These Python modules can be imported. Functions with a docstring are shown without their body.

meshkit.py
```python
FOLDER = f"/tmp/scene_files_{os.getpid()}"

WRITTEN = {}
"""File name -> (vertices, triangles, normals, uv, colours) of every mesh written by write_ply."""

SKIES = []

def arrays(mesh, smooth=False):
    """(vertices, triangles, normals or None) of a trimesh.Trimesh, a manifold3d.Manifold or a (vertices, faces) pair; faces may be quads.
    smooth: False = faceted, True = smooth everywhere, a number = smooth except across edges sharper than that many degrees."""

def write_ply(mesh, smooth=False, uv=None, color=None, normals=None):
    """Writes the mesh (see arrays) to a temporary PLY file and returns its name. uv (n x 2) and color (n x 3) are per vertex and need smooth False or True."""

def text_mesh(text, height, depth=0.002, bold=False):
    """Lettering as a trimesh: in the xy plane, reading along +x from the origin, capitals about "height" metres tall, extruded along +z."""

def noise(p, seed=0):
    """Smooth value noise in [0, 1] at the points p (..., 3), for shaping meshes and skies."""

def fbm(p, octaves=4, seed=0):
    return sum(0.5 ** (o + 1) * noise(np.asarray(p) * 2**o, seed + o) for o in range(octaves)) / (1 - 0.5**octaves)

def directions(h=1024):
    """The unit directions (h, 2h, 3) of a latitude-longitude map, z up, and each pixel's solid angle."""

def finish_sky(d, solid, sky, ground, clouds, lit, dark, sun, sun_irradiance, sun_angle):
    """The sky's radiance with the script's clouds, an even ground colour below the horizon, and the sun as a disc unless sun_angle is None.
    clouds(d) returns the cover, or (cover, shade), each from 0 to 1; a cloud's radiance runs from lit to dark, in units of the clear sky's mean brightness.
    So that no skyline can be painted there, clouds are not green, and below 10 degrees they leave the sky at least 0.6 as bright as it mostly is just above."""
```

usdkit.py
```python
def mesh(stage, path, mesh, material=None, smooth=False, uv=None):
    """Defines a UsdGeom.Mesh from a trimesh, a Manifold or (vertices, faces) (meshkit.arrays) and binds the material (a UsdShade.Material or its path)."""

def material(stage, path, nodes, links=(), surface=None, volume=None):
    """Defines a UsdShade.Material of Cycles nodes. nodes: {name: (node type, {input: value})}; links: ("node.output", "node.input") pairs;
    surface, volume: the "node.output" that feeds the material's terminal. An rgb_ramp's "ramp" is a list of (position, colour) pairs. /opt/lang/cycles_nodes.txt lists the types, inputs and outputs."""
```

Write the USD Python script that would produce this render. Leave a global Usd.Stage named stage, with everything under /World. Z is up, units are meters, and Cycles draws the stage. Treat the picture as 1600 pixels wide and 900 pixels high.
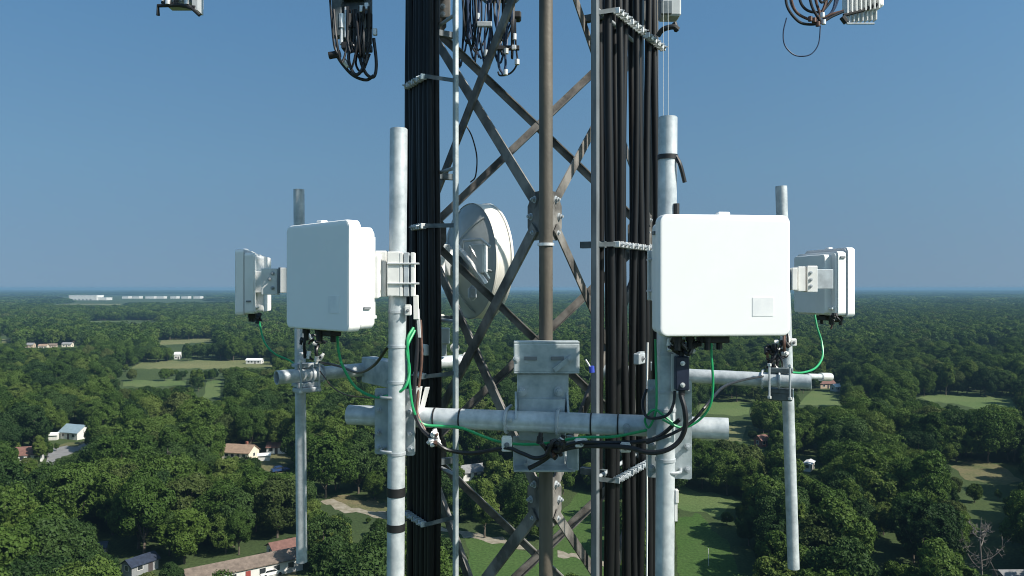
import math
import numpy as np
import trimesh
import manifold3d
from shapely.geometry import Polygon, Point, box as sbox
from shapely.ops import unary_union
from shapely import prepare
import usdkit
import meshkit
from pxr import Usd, UsdGeom, UsdLux, UsdShade, Sdf, Gf, Vt

stage = Usd.Stage.CreateInMemory()
UsdGeom.SetStageUpAxis(stage, UsdGeom.Tokens.z)
UsdGeom.SetStageMetersPerUnit(stage, 1.0)
UsdGeom.Xform.Define(stage, '/World')
UsdGeom.Scope.Define(stage, '/World/Looks')

# ------------------------------------------------------------------ camera, sky, sun, exposure
EYE = 55.0            # height of the drone above the ground
FPX = 1200.0          # focal length in pixels of the 1600 x 900 photograph
SUN_AZ, SUN_EL = math.radians(63), math.radians(42)     # azimuth to the right of straight behind the camera
SUN = np.array([math.sin(SUN_AZ) * math.cos(SUN_EL), -math.cos(SUN_AZ) * math.cos(SUN_EL), math.sin(SUN_EL)])
EXPOSURE = 0.5
SKY_STRENGTH = 0.085
SUN_INTENSITY = 1.25
HAZE_DENSITY = 1.3e-4

cam = UsdGeom.Camera.Define(stage, '/World/camera')
cam.CreateHorizontalApertureAttr(36.0)
cam.CreateVerticalApertureAttr(20.25)
cam.CreateFocalLengthAttr(36.0 * FPX / 1600.0)
cam.CreateClippingRangeAttr(Gf.Vec2f(0.05, 40000))
cam.CreateExposureAttr(EXPOSURE)
cam.AddTranslateOp().Set(Gf.Vec3d(0, 0, EYE))
cam.AddRotateXOp().Set(90.0)

sky_mat = usdkit.material(stage, '/World/Looks/sky_light', {
    'tc': ('texture_coordinate', {}),
    # the clear sky of this day changes little with height: its colours are read a little above the horizon
    'm': ('mapping', {'mapping_type': 'point', 'scale': (1, 1, 0.5), 'location': (0, 0, 0.32)}),
    'nm': ('mapping', {'mapping_type': 'normal'}),
    's': ('sky_texture', {'sky_type': 'single_scattering', 'sun_disc': False, 'sun_elevation': SUN_EL,
                          'sun_rotation': math.atan2(SUN[0], SUN[1]), 'altitude': 300.0,
                          'air_density': 1.0, 'aerosol_density': 2.0, 'ozone_density': 2.2}),
    'xyz': ('separate_xyz', {}),
    # thin dust low in the air greys the blue towards the horizon, all round
    'dust': ('rgb_ramp', {'ramp': [(0.0, (1.06, 1.04, 0.88)), (0.15, (1.0, 1.20, 1.08)), (0.32, (0.82, 1.17, 1.19)), (1.0, (0.82, 1.17, 1.19))]}),
    'h': ('mix', {'mix_type': 'multiply', 'fac': 1.0}),
    'b': ('background_shader', {'strength': SKY_STRENGTH})},
    [('tc.generated', 'm.vector'), ('tc.generated', 'xyz.vector'), ('xyz.z', 'dust.fac'), ('dust.color', 'h.color2'), ('m.vector', 'nm.vector'), ('nm.vector', 's.vector'), ('s.color', 'h.color1'), ('h.color', 'b.color')], surface='b.background')
dome = UsdLux.DomeLight.Define(stage, '/World/sky')
UsdShade.MaterialBindingAPI.Apply(dome.GetPrim()).Bind(sky_mat)
dome.GetPrim().SetCustomDataByKey('kind', 'structure')

sun = UsdLux.DistantLight.Define(stage, '/World/sun')
sun.CreateNormalizeAttr(True)
sun.CreateIntensityAttr(SUN_INTENSITY)
sun.CreateAngleAttr(0.53)
sun.CreateColorAttr(Gf.Vec3f(1.0, 0.94, 0.85))
zc = SUN / np.linalg.norm(SUN)
xc = np.cross([0, 0, 1.0], zc); xc /= np.linalg.norm(xc)
yc = np.cross(zc, xc)
mt = np.eye(4); mt[0, :3], mt[1, :3], mt[2, :3] = xc, yc, zc
sun.AddTransformOp().Set(Gf.Matrix4d(*mt.ravel().tolist()))

# ------------------------------------------------------------------ helpers
rng = np.random.default_rng(7)
COUNT, LOC = {}, {}


def numbered(parent, name):
    k = (parent, name)
    n = COUNT.get(k, 0)
    COUNT[k] = n + 1
    return name if n == 0 else f'{name}_{n:03d}'


def data(prim, **kw):
    for k, v in kw.items():
        if v:
            prim.SetCustomDataByKey({'cat': 'category'}.get(k, k), v)


def thing(name, label, cat, loc=(0, 0, 0), group=None, kind=None):
    path = '/World/' + numbered('/World', name)
    x = UsdGeom.Xform.Define(stage, path)
    x.AddTranslateOp().Set(Gf.Vec3d(*map(float, loc)))
    data(x.GetPrim(), label=label, cat=cat, group=group, kind=kind)
    LOC[path] = np.array(loc, float)
    return path


def obj(name, mesh, mat, parent='/World', smooth=30, **kw):
    path = parent + '/' + numbered(parent, name)
    if isinstance(mesh, list):
        mesh = join(mesh)
    if parent != '/World':
        mesh = mesh.copy()
        mesh.apply_translation(-LOC[parent])
        LOC[path] = LOC[parent]
    m = usdkit.mesh(stage, path, mesh, M[mat] if isinstance(mat, str) else mat, smooth=smooth)
    data(m.GetPrim(), **kw)
    return path


def join(ms):
    return trimesh.util.concatenate(ms)


def at(px, py, d):
    """The point that the photograph shows at a pixel, d metres in front of the drone."""
    return np.array([(px - 800) / FPX * d, d, EYE + (450 - py) / FPX * d])


def ground(px, py, z=0.0):
    return at(px, py, (EYE - z) * FPX / (py - 450.0))


def unit(v):
    v = np.asarray(v, float)
    return v / np.linalg.norm(v)


def frame(v, u=None, w=None):
    """4x4 from columns."""
    T = np.eye(4)
    return T


def obox(c, x, y, z, sx, sy, sz, bevel=0.0):
    """A box of size sx, sy, sz on the axes x, y, z about c, its edges rounded off."""
    if bevel > 0:
        pts = []
        for a in (-1, 1):
            for b in (-1, 1):
                for e in (-1, 1):
                    p = np.array([a * sx / 2, b * sy / 2, e * sz / 2])
                    for k in range(3):
                        q = p.copy()
                        for j in range(3):
                            if j != k:
                                q[j] -= np.sign(q[j]) * bevel
                        pts.append(q)
        m = trimesh.convex.convex_hull(np.array(pts))
    else:
        m = trimesh.creation.box([sx, sy, sz])
    T = np.eye(4)
    T[:3, 0], T[:3, 1], T[:3, 2], T[:3, 3] = unit(x), unit(y), unit(z), c
    if np.linalg.det(T[:3, :3]) < 0:
        T[:3, 0] *= -1
    m.apply_transform(T)
    return m


def basis(t):
    t = unit(t)
    a = np.cross(t, [0, 0, 1.0] if abs(t[2]) < 0.9 else [1.0, 0, 0])
    a = unit(a)
    return a, np.cross(t, a), t


def cyl(a, b, r, n=20, r2=None):
    a, b = np.asarray(a, float), np.asarray(b, float)
    m = trimesh.creation.cone(1, 1) if False else None
    u, v, t = basis(b - a)
    ang = np.linspace(0, 2 * np.pi, n, endpoint=False)
    ring = np.cos(ang)[:, None] * u + np.sin(ang)[:, None] * v
    r2 = r if r2 is None else r2
    V = np.vstack([a + r * ring, b + r2 * ring, [a], [b]])
    F = []
    for i in range(n):
        j = (i + 1) % n
        F += [[i, j, n + j], [i, n + j, n + i], [2 * n, j, i], [2 * n + 1, n + i, n + j]]
    return trimesh.Trimesh(V, F, process=False)


def pipe(a, b, ro, ri, n=32):
    """An open tube with wall thickness."""
    a, b = np.asarray(a, float), np.asarray(b, float)
    u, v, t = basis(b - a)
    ang = np.linspace(0, 2 * np.pi, n, endpoint=False)
    ring = np.cos(ang)[:, None] * u + np.sin(ang)[:, None] * v
    V = np.vstack([a + ro * ring, b + ro * ring, a + ri * ring, b + ri * ring])
    F = []
    for i in range(n):
        j = (i + 1) % n
        F += [[i, j, n + j], [i, n + j, n + i]]
        F += [[2 * n + j, 2 * n + i, 3 * n + i], [2 * n + j, 3 * n + i, 3 * n + j]]
        F += [[j, i, 2 * n + i], [j, 2 * n + i, 2 * n + j]]
        F += [[n + i, n + j, 3 * n + j], [n + i, 3 * n + j, 3 * n + i]]
    return trimesh.Trimesh(V, F, process=False)


def spline(pts, n=8):
    p = np.asarray(pts, float)
    p = np.vstack([2 * p[0] - p[1], p, 2 * p[-1] - p[-2]])
    out = []
    for i in range(1, len(p) - 2):
        for s in np.linspace(0, 1, n, endpoint=False):
            a, b, c, d = p[i - 1], p[i], p[i + 1], p[i + 2]
            out.append(0.5 * (2 * b + (c - a) * s + (2 * a - 5 * b + 4 * c - d) * s * s + (3 * b - a - 3 * c + d) * s ** 3))
    out.append(p[-2])
    return np.array(out)


def tube(pts, r, n=8, sm=8):
    p = spline(pts, sm) if sm else np.asarray(pts, float)
    t = np.gradient(p, axis=0)
    t /= np.linalg.norm(t, axis=1, keepdims=True) + 1e-12
    a = np.cross(t[0], [0.31, 0.17, 0.93]); a = unit(a)
    A = []
    for k in range(len(p)):
        a = a - t[k] * (a @ t[k]); a = unit(a)
        A.append(a)
    A = np.array(A); B = np.cross(t, A)
    ang = np.linspace(0, 2 * np.pi, n, endpoint=False)
    rr = np.broadcast_to(r, (len(p),))
    V = (p[:, None] + rr[:, None, None] * (np.cos(ang)[None, :, None] * A[:, None] + np.sin(ang)[None, :, None] * B[:, None])).reshape(-1, 3)
    F = []
    for i in range(len(p) - 1):
        for j in range(n):
            k = (j + 1) % n
            F += [[i * n + j, i * n + k, (i + 1) * n + k], [i * n + j, (i + 1) * n + k, (i + 1) * n + j]]
    V = np.vstack([V, p[:1], p[-1:]])
    e = len(V)
    for j in range(n):
        k = (j + 1) % n
        F += [[e - 2, k, j], [e - 1, (len(p) - 1) * n + j, (len(p) - 1) * n + k]]
    return trimesh.Trimesh(V, F, process=False)


def ring_band(c, axis, r, width, thick=0.003, n=28):
    axis = unit(axis)
    return pipe(np.asarray(c) - axis * width / 2, np.asarray(c) + axis * width / 2, r + thick, r - 0.001, n)


def ubolt(c, axis, side, r, leg, rod=0.006):
    """A U-bolt round a pipe of radius r at c; its two legs run along side."""
    axis, side = unit(axis), unit(side)
    w = unit(np.cross(axis, side))
    pts = [c + w * r + side * leg]
    for k in np.linspace(0, np.pi, 9):
        pts.append(c + w * r * math.cos(k) - side * r * math.sin(k))
    pts.append(c - w * r + side * leg)
    return tube(pts, rod, 7, 3)


def angle_bar(a, b, face_n, w1, w2, t=0.006, flip=1):
    """An L-section from a to b: one leg lies in the face (normal face_n), the other points against face_n from one edge of it."""
    a, b = np.asarray(a, float), np.asarray(b, float)
    d = unit(b - a)
    n = unit(face_n - d * (np.dot(face_n, d)))
    s = unit(np.cross(d, n)) * flip
    prof = [(-w1 / 2, 0), (w1 / 2, 0), (w1 / 2, -w2), (w1 / 2 - t, -w2), (w1 / 2 - t, -t), (-w1 / 2, -t)]
    V = np.array([a + s * x + n * y for x, y in prof] + [b + s * x + n * y for x, y in prof])
    F = []
    for i in range(6):
        j = (i + 1) % 6
        F += [[i, j, 6 + j], [i, 6 + j, 6 + i]]
    for tri in ((0, 5, 4), (0, 4, 1), (1, 4, 3), (1, 3, 2)):
        F += [list(tri), [tri[0] + 6, tri[2] + 6, tri[1] + 6]]
    m = trimesh.Trimesh(V, F, process=False)
    m.fix_normals()
    return m


def plate(poly2, o, x, y, n, t, holes=()):
    """A flat plate of outline poly2 (in the axes x, y about o), t thick along n."""
    sh = Polygon(poly2, holes)
    m = trimesh.creation.extrude_polygon(sh, t, engine='earcut')
    T = np.eye(4)
    T[:3, 0], T[:3, 1], T[:3, 2], T[:3, 3] = unit(x), unit(y), unit(n), o
    m.apply_transform(T)
    if np.linalg.det(T[:3, :3]) < 0:
        m.invert()
    return m


def rrect(w, h, r, n=5, cx=0, cy=0):
    out = []
    for sx, sy, a0 in ((1, 1, 0), (-1, 1, 90), (-1, -1, 180), (1, -1, 270)):
        for k in range(n + 1):
            a = math.radians(a0 + 90 * k / n)
            out.append((cx + sx * (w / 2 - r) + r * math.cos(a), cy + sy * (h / 2 - r) + r * math.sin(a)))
    return out


def slab(w, h, r, t, bevel, o, x, y, n):
    """A rounded slab: outline w x h with corner radius r, t thick along n from o, its front edge eased by bevel."""
    rings = [(0.0, bevel), (bevel * 0.3, bevel * 0.3), (bevel, 0.0), (t, 0.0)]
    V, m = [], None
    for z, ins in rings:
        q = rrect(w - 2 * ins, h - 2 * ins, max(r - ins, 0.002))
        m = len(q)
        V += [(a, b, z) for a, b in q]
    V = np.array(V)
    F = []
    for k in range(len(rings) - 1):
        for i in range(m):
            j = (i + 1) % m
            F += [[k * m + i, k * m + j, (k + 1) * m + j], [k * m + i, (k + 1) * m + j, (k + 1) * m + i]]
    for i in range(1, m - 1):
        F += [[0, i, i + 1]]
        e = (len(rings) - 1) * m
        F += [[e, e + i + 1, e + i]]
    V = np.asarray(o) + V[:, :1] * unit(x) + V[:, 1:2] * unit(y) + V[:, 2:] * unit(n)
    mm = trimesh.Trimesh(V, F, process=False)
    mm.fix_normals()
    return mm


def bolt(p, n, r=0.011, h=0.012):
    n = unit(n)
    return join([cyl(p, p + n * 0.003, r * 1.5, 12), cyl(p + n * 0.003, p + n * h, r, 6), cyl(p + n * h, p + n * (h + 0.008), r * 0.5, 8)])


# ------------------------------------------------------------------ materials
M = {}


def mat(name, col, rough=0.5, metal=0.0, var=0.0, scale=8.0, bump=0.0, bscale=40.0, spec=0.5, col2=None, lo=0.35, hi=0.65, stretch=None, **kw):
    nodes = {'p': ('principled_bsdf', {'base_color': col, 'roughness': rough, 'metallic': metal, 'specular_ior_level': spec, **kw})}
    links = []
    if var > 0 or col2 is not None:
        c2 = col2 if col2 is not None else tuple(x * (1 - var) for x in col)
        c1 = col if col2 is not None else tuple(min(x * (1 + var), 1) for x in col)
        nodes['g'] = ('texture_coordinate', {})
        nodes['m'] = ('mapping', {'scale': stretch or (1, 1, 1)})
        nodes['n'] = ('noise_texture', {'scale': scale, 'detail': 5.0, 'roughness': 0.6})
        nodes['r'] = ('rgb_ramp', {'ramp': [(lo, c1), (hi, c2)]})
        links += [('g.object', 'm.vector'), ('m.vector', 'n.vector'), ('n.fac', 'r.fac'), ('r.color', 'p.base_color')]
    if bump > 0:
        nodes['g2'] = ('texture_coordinate', {})
        nodes['n2'] = ('noise_texture', {'scale': bscale, 'detail': 4.0})
        nodes['b'] = ('bump', {'strength': bump, 'distance': 0.01})
        links += [('g2.object', 'n2.vector'), ('n2.fac', 'b.height'), ('b.normal', 'p.normal')]
    M[name] = usdkit.material(stage, f'/World/Looks/{name}', nodes, links, surface='p.BSDF')


mat('galvanized_steel', (0.60, 0.63, 0.64), 0.46, 0.25, col2=(0.36, 0.40, 0.42), scale=17, lo=0.34, hi=0.68, bump=0.08, bscale=60)
mat('galvanized_plate', (0.50, 0.54, 0.545), 0.5, 0.2, col2=(0.28, 0.33, 0.345), scale=16, lo=0.32, hi=0.68, bump=0.08, bscale=50)
mat('dull_zinc', (0.42, 0.45, 0.47), 0.5, 0.3, var=0.2, scale=12)
mat('bright_steel', (0.72, 0.71, 0.69), 0.35, 0.5, var=0.1, scale=30)
mat('weathered_leg_steel', (0.125, 0.105, 0.08), 0.6, 0.1, col2=(0.07, 0.062, 0.05), scale=5, stretch=(3, 3, 0.6), bump=0.15, bscale=35)
mat('weathered_brace_steel', (0.225, 0.213, 0.195), 0.6, 0.1, col2=(0.066, 0.063, 0.058), scale=7, lo=0.38, hi=0.62, bump=0.15, bscale=35)
mat('rail_steel', (0.15, 0.165, 0.175), 0.5, 0.2, var=0.25, scale=7, stretch=(2, 2, 0.5))
mat('white_plastic', (0.82, 0.82, 0.81), 0.42, var=0.02, scale=3, bump=0.02, bscale=300)
mat('white_casting', (0.78, 0.78, 0.76), 0.5, var=0.04, scale=6, bump=0.05, bscale=150)
mat('white_bracket', (0.72, 0.71, 0.68), 0.5, 0.1, var=0.08, scale=10)
mat('sticker_grey', (0.70, 0.71, 0.72), 0.4, col2=(0.81, 0.81, 0.80), scale=14)
mat('seam_dark', (0.18, 0.19, 0.2), 0.6)
mat('seam_light', (0.5, 0.51, 0.52), 0.6)
mat('cable_black', (0.0085, 0.0088, 0.0095), 0.45, var=0.35, scale=6, stretch=(4, 4, 0.4), spec=0.28)
mat('jumper_black', (0.012, 0.012, 0.014), 0.4)
mat('jumper_blue', (0.03, 0.05, 0.10), 0.4)
mat('rubber_black', (0.015, 0.015, 0.016), 0.6)
mat('tape_black', (0.012, 0.012, 0.013), 0.5)
mat('surge_box_blue', (0.012, 0.017, 0.035), 0.4, var=0.3, scale=20)
mat('copper_brown', (0.10, 0.05, 0.035), 0.5, 0.2, var=0.3, scale=40)
mat('ground_wire_green', (0.02, 0.30, 0.11), 0.4)
mat('blue_tape', (0.03, 0.06, 0.4), 0.5)
mat('rope_white', (0.62, 0.62, 0.6), 0.7)
mat('dish_white', (0.74, 0.72, 0.66), 0.5, col2=(0.62, 0.60, 0.54), scale=3, stretch=(6, 6, 0.6))
mat('dish_back', (0.36, 0.39, 0.385), 0.5, 0.0, var=0.12, scale=5)
mat('radio_grey', (0.45, 0.47, 0.47), 0.5, 0.1, var=0.1, scale=12)
mat('antenna_dark', (0.09, 0.11, 0.12), 0.5, 0.1, var=0.35, scale=14)
# houses
mat('house_white', (0.60, 0.59, 0.56), 0.7, var=0.05, scale=0.8)
mat('house_cream', (0.62, 0.57, 0.46), 0.75, var=0.06, scale=0.8)
mat('house_tan', (0.42, 0.33, 0.24), 0.75, var=0.08, scale=0.8)
mat('house_grey', (0.22, 0.225, 0.23), 0.75, var=0.08, scale=0.8)
mat('brick_red', (0.24, 0.09, 0.06), 0.8, var=0.25, scale=3)
mat('roof_brown', (0.15, 0.115, 0.09), 0.85, var=0.25, scale=1.2)
mat('roof_tan', (0.24, 0.165, 0.115), 0.85, var=0.15, scale=1.2)
mat('roof_red', (0.15, 0.075, 0.06), 0.85, var=0.2, scale=1.2)
mat('roof_blue_metal', (0.27, 0.36, 0.41), 0.5, 0.2, var=0.08, scale=1.2)
mat('roof_grey', (0.20, 0.20, 0.20), 0.85, var=0.2, scale=1.2)
mat('roof_white', (0.70, 0.70, 0.69), 0.6, var=0.05, scale=0.5)
mat('window_glass', (0.03, 0.035, 0.04), 0.12)
mat('door_red', (0.25, 0.05, 0.04), 0.6)
mat('door_dark', (0.06, 0.05, 0.05), 0.6)
mat('car_dark', (0.02, 0.022, 0.03), 0.25, 0.2, coat_weight=0.6)
mat('car_white', (0.75, 0.75, 0.75), 0.3, coat_weight=0.6)
mat('car_silver', (0.45, 0.47, 0.5), 0.3, 0.4, coat_weight=0.6)
mat('car_blue', (0.03, 0.06, 0.16), 0.3, 0.2, coat_weight=0.6)
mat('tyre', (0.015, 0.015, 0.015), 0.8)
mat('tarp_blue', (0.02, 0.028, 0.05), 0.5, var=0.3, scale=2)
mat('gravel_road', (0.28, 0.25, 0.20), 0.95, col2=(0.17, 0.15, 0.10), scale=0.6)
mat('asphalt', (0.18, 0.18, 0.18), 0.9, var=0.15, scale=0.5)
mat('bark', (0.10, 0.08, 0.06), 0.9, var=0.3, scale=4)
mat('dead_wood', (0.15, 0.13, 0.11), 0.9, var=0.25, scale=3)


def field_mat(name, c1, c2, scale=0.05):
    M[name] = usdkit.material(stage, f'/World/Looks/{name}', {
        'g': ('geometry', {}),
        'n': ('noise_texture', {'scale': scale, 'detail': 6.0, 'roughness': 0.65}),
        'n2': ('noise_texture', {'scale': 1.7, 'detail': 3.0}),
        'r': ('rgb_ramp', {'ramp': [(0.34, c1), (0.66, c2)]}),
        'r2': ('rgb_ramp', {'ramp': [(0.3, (0.7, 0.7, 0.7)), (0.7, (1.2, 1.2, 1.2))]}),
        'mx': ('mix', {'mix_type': 'multiply', 'fac': 1.0}),
        'p': ('principled_bsdf', {'roughness': 0.95, 'specular_ior_level': 0.1})},
        [('g.position', 'n.vector'), ('g.position', 'n2.vector'), ('n.fac', 'r.fac'), ('n2.fac', 'r2.fac'),
         ('r.color', 'mx.color1'), ('r2.color', 'mx.color2'), ('mx.color', 'p.base_color')], surface='p.BSDF')


field_mat('woodland_floor', (0.035, 0.055, 0.022), (0.06, 0.085, 0.03), 0.012)
field_mat('lawn_green', (0.045, 0.09, 0.022), (0.06, 0.10, 0.03), 0.04)
field_mat('meadow_green', (0.075, 0.12, 0.04), (0.11, 0.14, 0.055), 0.02)
field_mat('hay_field', (0.16, 0.16, 0.075), (0.11, 0.13, 0.055), 0.02)
field_mat('dry_yard', (0.17, 0.14, 0.08), (0.08, 0.10, 0.04), 0.08)


def leaf_mat(name, dark, mid, light):
    M[name] = usdkit.material(stage, f'/World/Looks/{name}', {
        'o': ('object_info', {}),
        'g': ('geometry', {}),
        't': ('texture_coordinate', {}),
        'n': ('noise_texture', {'scale': 0.55, 'detail': 3.0}),
        'a': ('math', {'math_type': 'multiply', 'value2': 0.75}),
        'b': ('math', {'math_type': 'multiply_add', 'value2': 0.5}),
        'c': ('math', {'math_type': 'multiply_add', 'value2': 0.25}),
        'r': ('rgb_ramp', {'ramp': [(0.2, dark), (0.55, mid), (0.95, light)]}),
        'd': ('diffuse_bsdf', {}),
        'tr': ('translucent_bsdf', {}),
        'gl': ('glossy_bsdf', {'roughness': 0.55, 'color': (0.5, 0.5, 0.5)}),
        'm1': ('mix_closure', {'fac': 0.32}),
        'm2': ('mix_closure', {'fac': 0.015})},
        [('t.object', 'n.vector'), ('o.random', 'a.value1'), ('n.fac', 'b.value1'), ('a.value', 'b.value3'),
         ('g.random_per_island', 'c.value1'), ('b.value', 'c.value3'),
         ('c.value', 'r.fac'), ('r.color', 'd.color'), ('r.color', 'tr.color'),
         ('d.BSDF', 'm1.closure1'), ('tr.BSDF', 'm1.closure2'), ('m1.closure', 'm2.closure1'), ('gl.BSDF', 'm2.closure2')],
        surface='m2.closure')


leaf_mat('leaves_mid_green', (0.032, 0.064, 0.012), (0.058, 0.104, 0.019), (0.092, 0.142, 0.030))
leaf_mat('leaves_dark_green', (0.019, 0.042, 0.012), (0.034, 0.067, 0.017), (0.053, 0.092, 0.024))
leaf_mat('leaves_light_green', (0.048, 0.084, 0.013), (0.076, 0.122, 0.022), (0.110, 0.150, 0.034))
leaf_mat('leaves_olive', (0.044, 0.066, 0.018), (0.070, 0.096, 0.026), (0.096, 0.120, 0.036))

# ------------------------------------------------------------------ ground
gs = trimesh.creation.box([1, 1, 1])
xs = np.array([-16000, -6000, -2500, -1000, -400, 0, 400, 1000, 2500, 6000, 16000.])
ys = np.array([-1500, -400, 0, 400, 1000, 2500, 5000, 9000, 16500.])
GV = np.array([[x, y, 0.0] for y in ys for x in xs])
GF = []
for j in range(len(ys) - 1):
    for i in range(len(xs) - 1):
        a = j * len(xs) + i
        GF += [[a, a + 1, a + len(xs) + 1], [a, a + len(xs) + 1, a + len(xs)]]
obj('ground', trimesh.Trimesh(GV, GF, process=False), 'woodland_floor', smooth=False, label='rolling dark green woodland floor and grass reaching the horizon', kind='structure')

OPEN = []       # what must stay in view, as outlines in the photograph: no tree is planted whose crown would hide it


def keep(*px):
    OPEN.append(Polygon(px).buffer(0))


def sheet(name, px, m, z, label, kind='structure', keep=True):
    q = np.array(Polygon(px).segmentize(9.0).exterior.coords)[:-1]
    far = (q[:, 1] - 450) / 300.0
    q = q + np.column_stack([(meshkit.fbm(np.column_stack([q / 13.0, np.full(len(q), 3.0)]), 3, 2) - .5) * 16 * np.minimum(far + .4, 1), (meshkit.fbm(np.column_stack([q / 11.0, np.full(len(q), 9.0)]), 3, 4) - .5) * 14 * np.minimum(far, 1)])
    pts = [ground(*p) for p in q]
    sh = Polygon([(p[0], p[1]) for p in pts])
    if not sh.is_valid:
        sh = sh.buffer(0)
    v, f = trimesh.creation.triangulate_polygon(sh, engine='earcut')
    v = np.column_stack([v, np.full(len(v), z)])
    mm = trimesh.Trimesh(v, f, process=False)
    if mm.face_normals[:, 2].mean() < 0:
        mm.invert()
    obj(name, mm, m, smooth=False, label=label, kind=kind)
    if keep:
        OPEN.append(Polygon(px).buffer(0))


# fields and lawns, near to far
sheet('lawn', [(735, 905), (728, 838), (760, 842), (832, 866), (870, 905)], 'lawn_green', 0.02, 'mown green lawn seen between the left braces and the front leg')
sheet('lawn', [(862, 905), (868, 812), (905, 770), (960, 776), (960, 905)], 'lawn_green', 0.02, 'mown green lawn right of the front leg behind the grey rail')
sheet('lawn', [(1058, 905), (1056, 815), (1085, 800), (1140, 850), (1160, 905)], 'lawn_green', 0.02, 'sunny mown lawn right of the front right mast')
sheet('meadow', [(1056, 795), (1062, 760), (1120, 770), (1160, 782), (1120, 805)], 'meadow_green', 0.02, 'rough meadow strip with shrubs above the lawn right of the front right mast')
sheet('meadow', [(1090, 648), (1100, 628), (1170, 628), (1172, 648)], 'meadow_green', 0.03, 'bright green meadow below the right rear pipe')
sheet('field', [(1092, 684), (1100, 664), (1168, 666), (1160, 690)], 'hay_field', 0.03, 'pale strip of field below the right end of the front pipe')
sheet('meadow', [(1248, 634), (1268, 610), (1302, 612), (1312, 634)], 'meadow_green', 0.03, 'bright green meadow right of the right rear mast')
sheet('meadow', [(1432, 622), (1470, 614), (1580, 616), (1588, 640), (1540, 640)], 'meadow_green', 0.04, 'long green meadow by the right edge below the dark woods')
sheet('field', [(1484, 728), (1510, 720), (1560, 724), (1600, 752), (1560, 760), (1510, 750)], 'dry_yard', 0.03, 'brownish clearing among the trees at the right edge')
sheet('field', [(200, 576), (230, 564), (300, 564), (420, 562), (425, 574), (320, 576)], 'hay_field', 0.05, 'long pale hay field below the left rear radio')
sheet('field', [(245, 540), (252, 530), (330, 527), (332, 534)], 'hay_field', 0.06, 'pale distant field left of the left rear radio')
sheet('meadow', [(190, 605), (195, 594), (295, 594), (293, 603)], 'meadow_green', 0.05, 'green meadow strip left of the left rear pipe')
sheet('meadow', [(318, 622), (322, 594), (350, 595), (345, 622)], 'meadow_green', 0.05, 'small green meadow left of the end of the left rear pipe')
sheet('field', [(0, 536), (0, 530), (18, 530), (16, 536)], 'hay_field', 0.06, 'small pale field at the left edge')
sheet('field', [(85, 476), (100, 474.5), (190, 475), (195, 477)], 'hay_field', 0.3, 'pale field in front of the long white warehouse')
sheet('meadow', [(140, 503), (142, 500), (245, 499.5), (240, 502)], 'meadow_green', 0.1, 'thin distant meadow below the warehouse')
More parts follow.
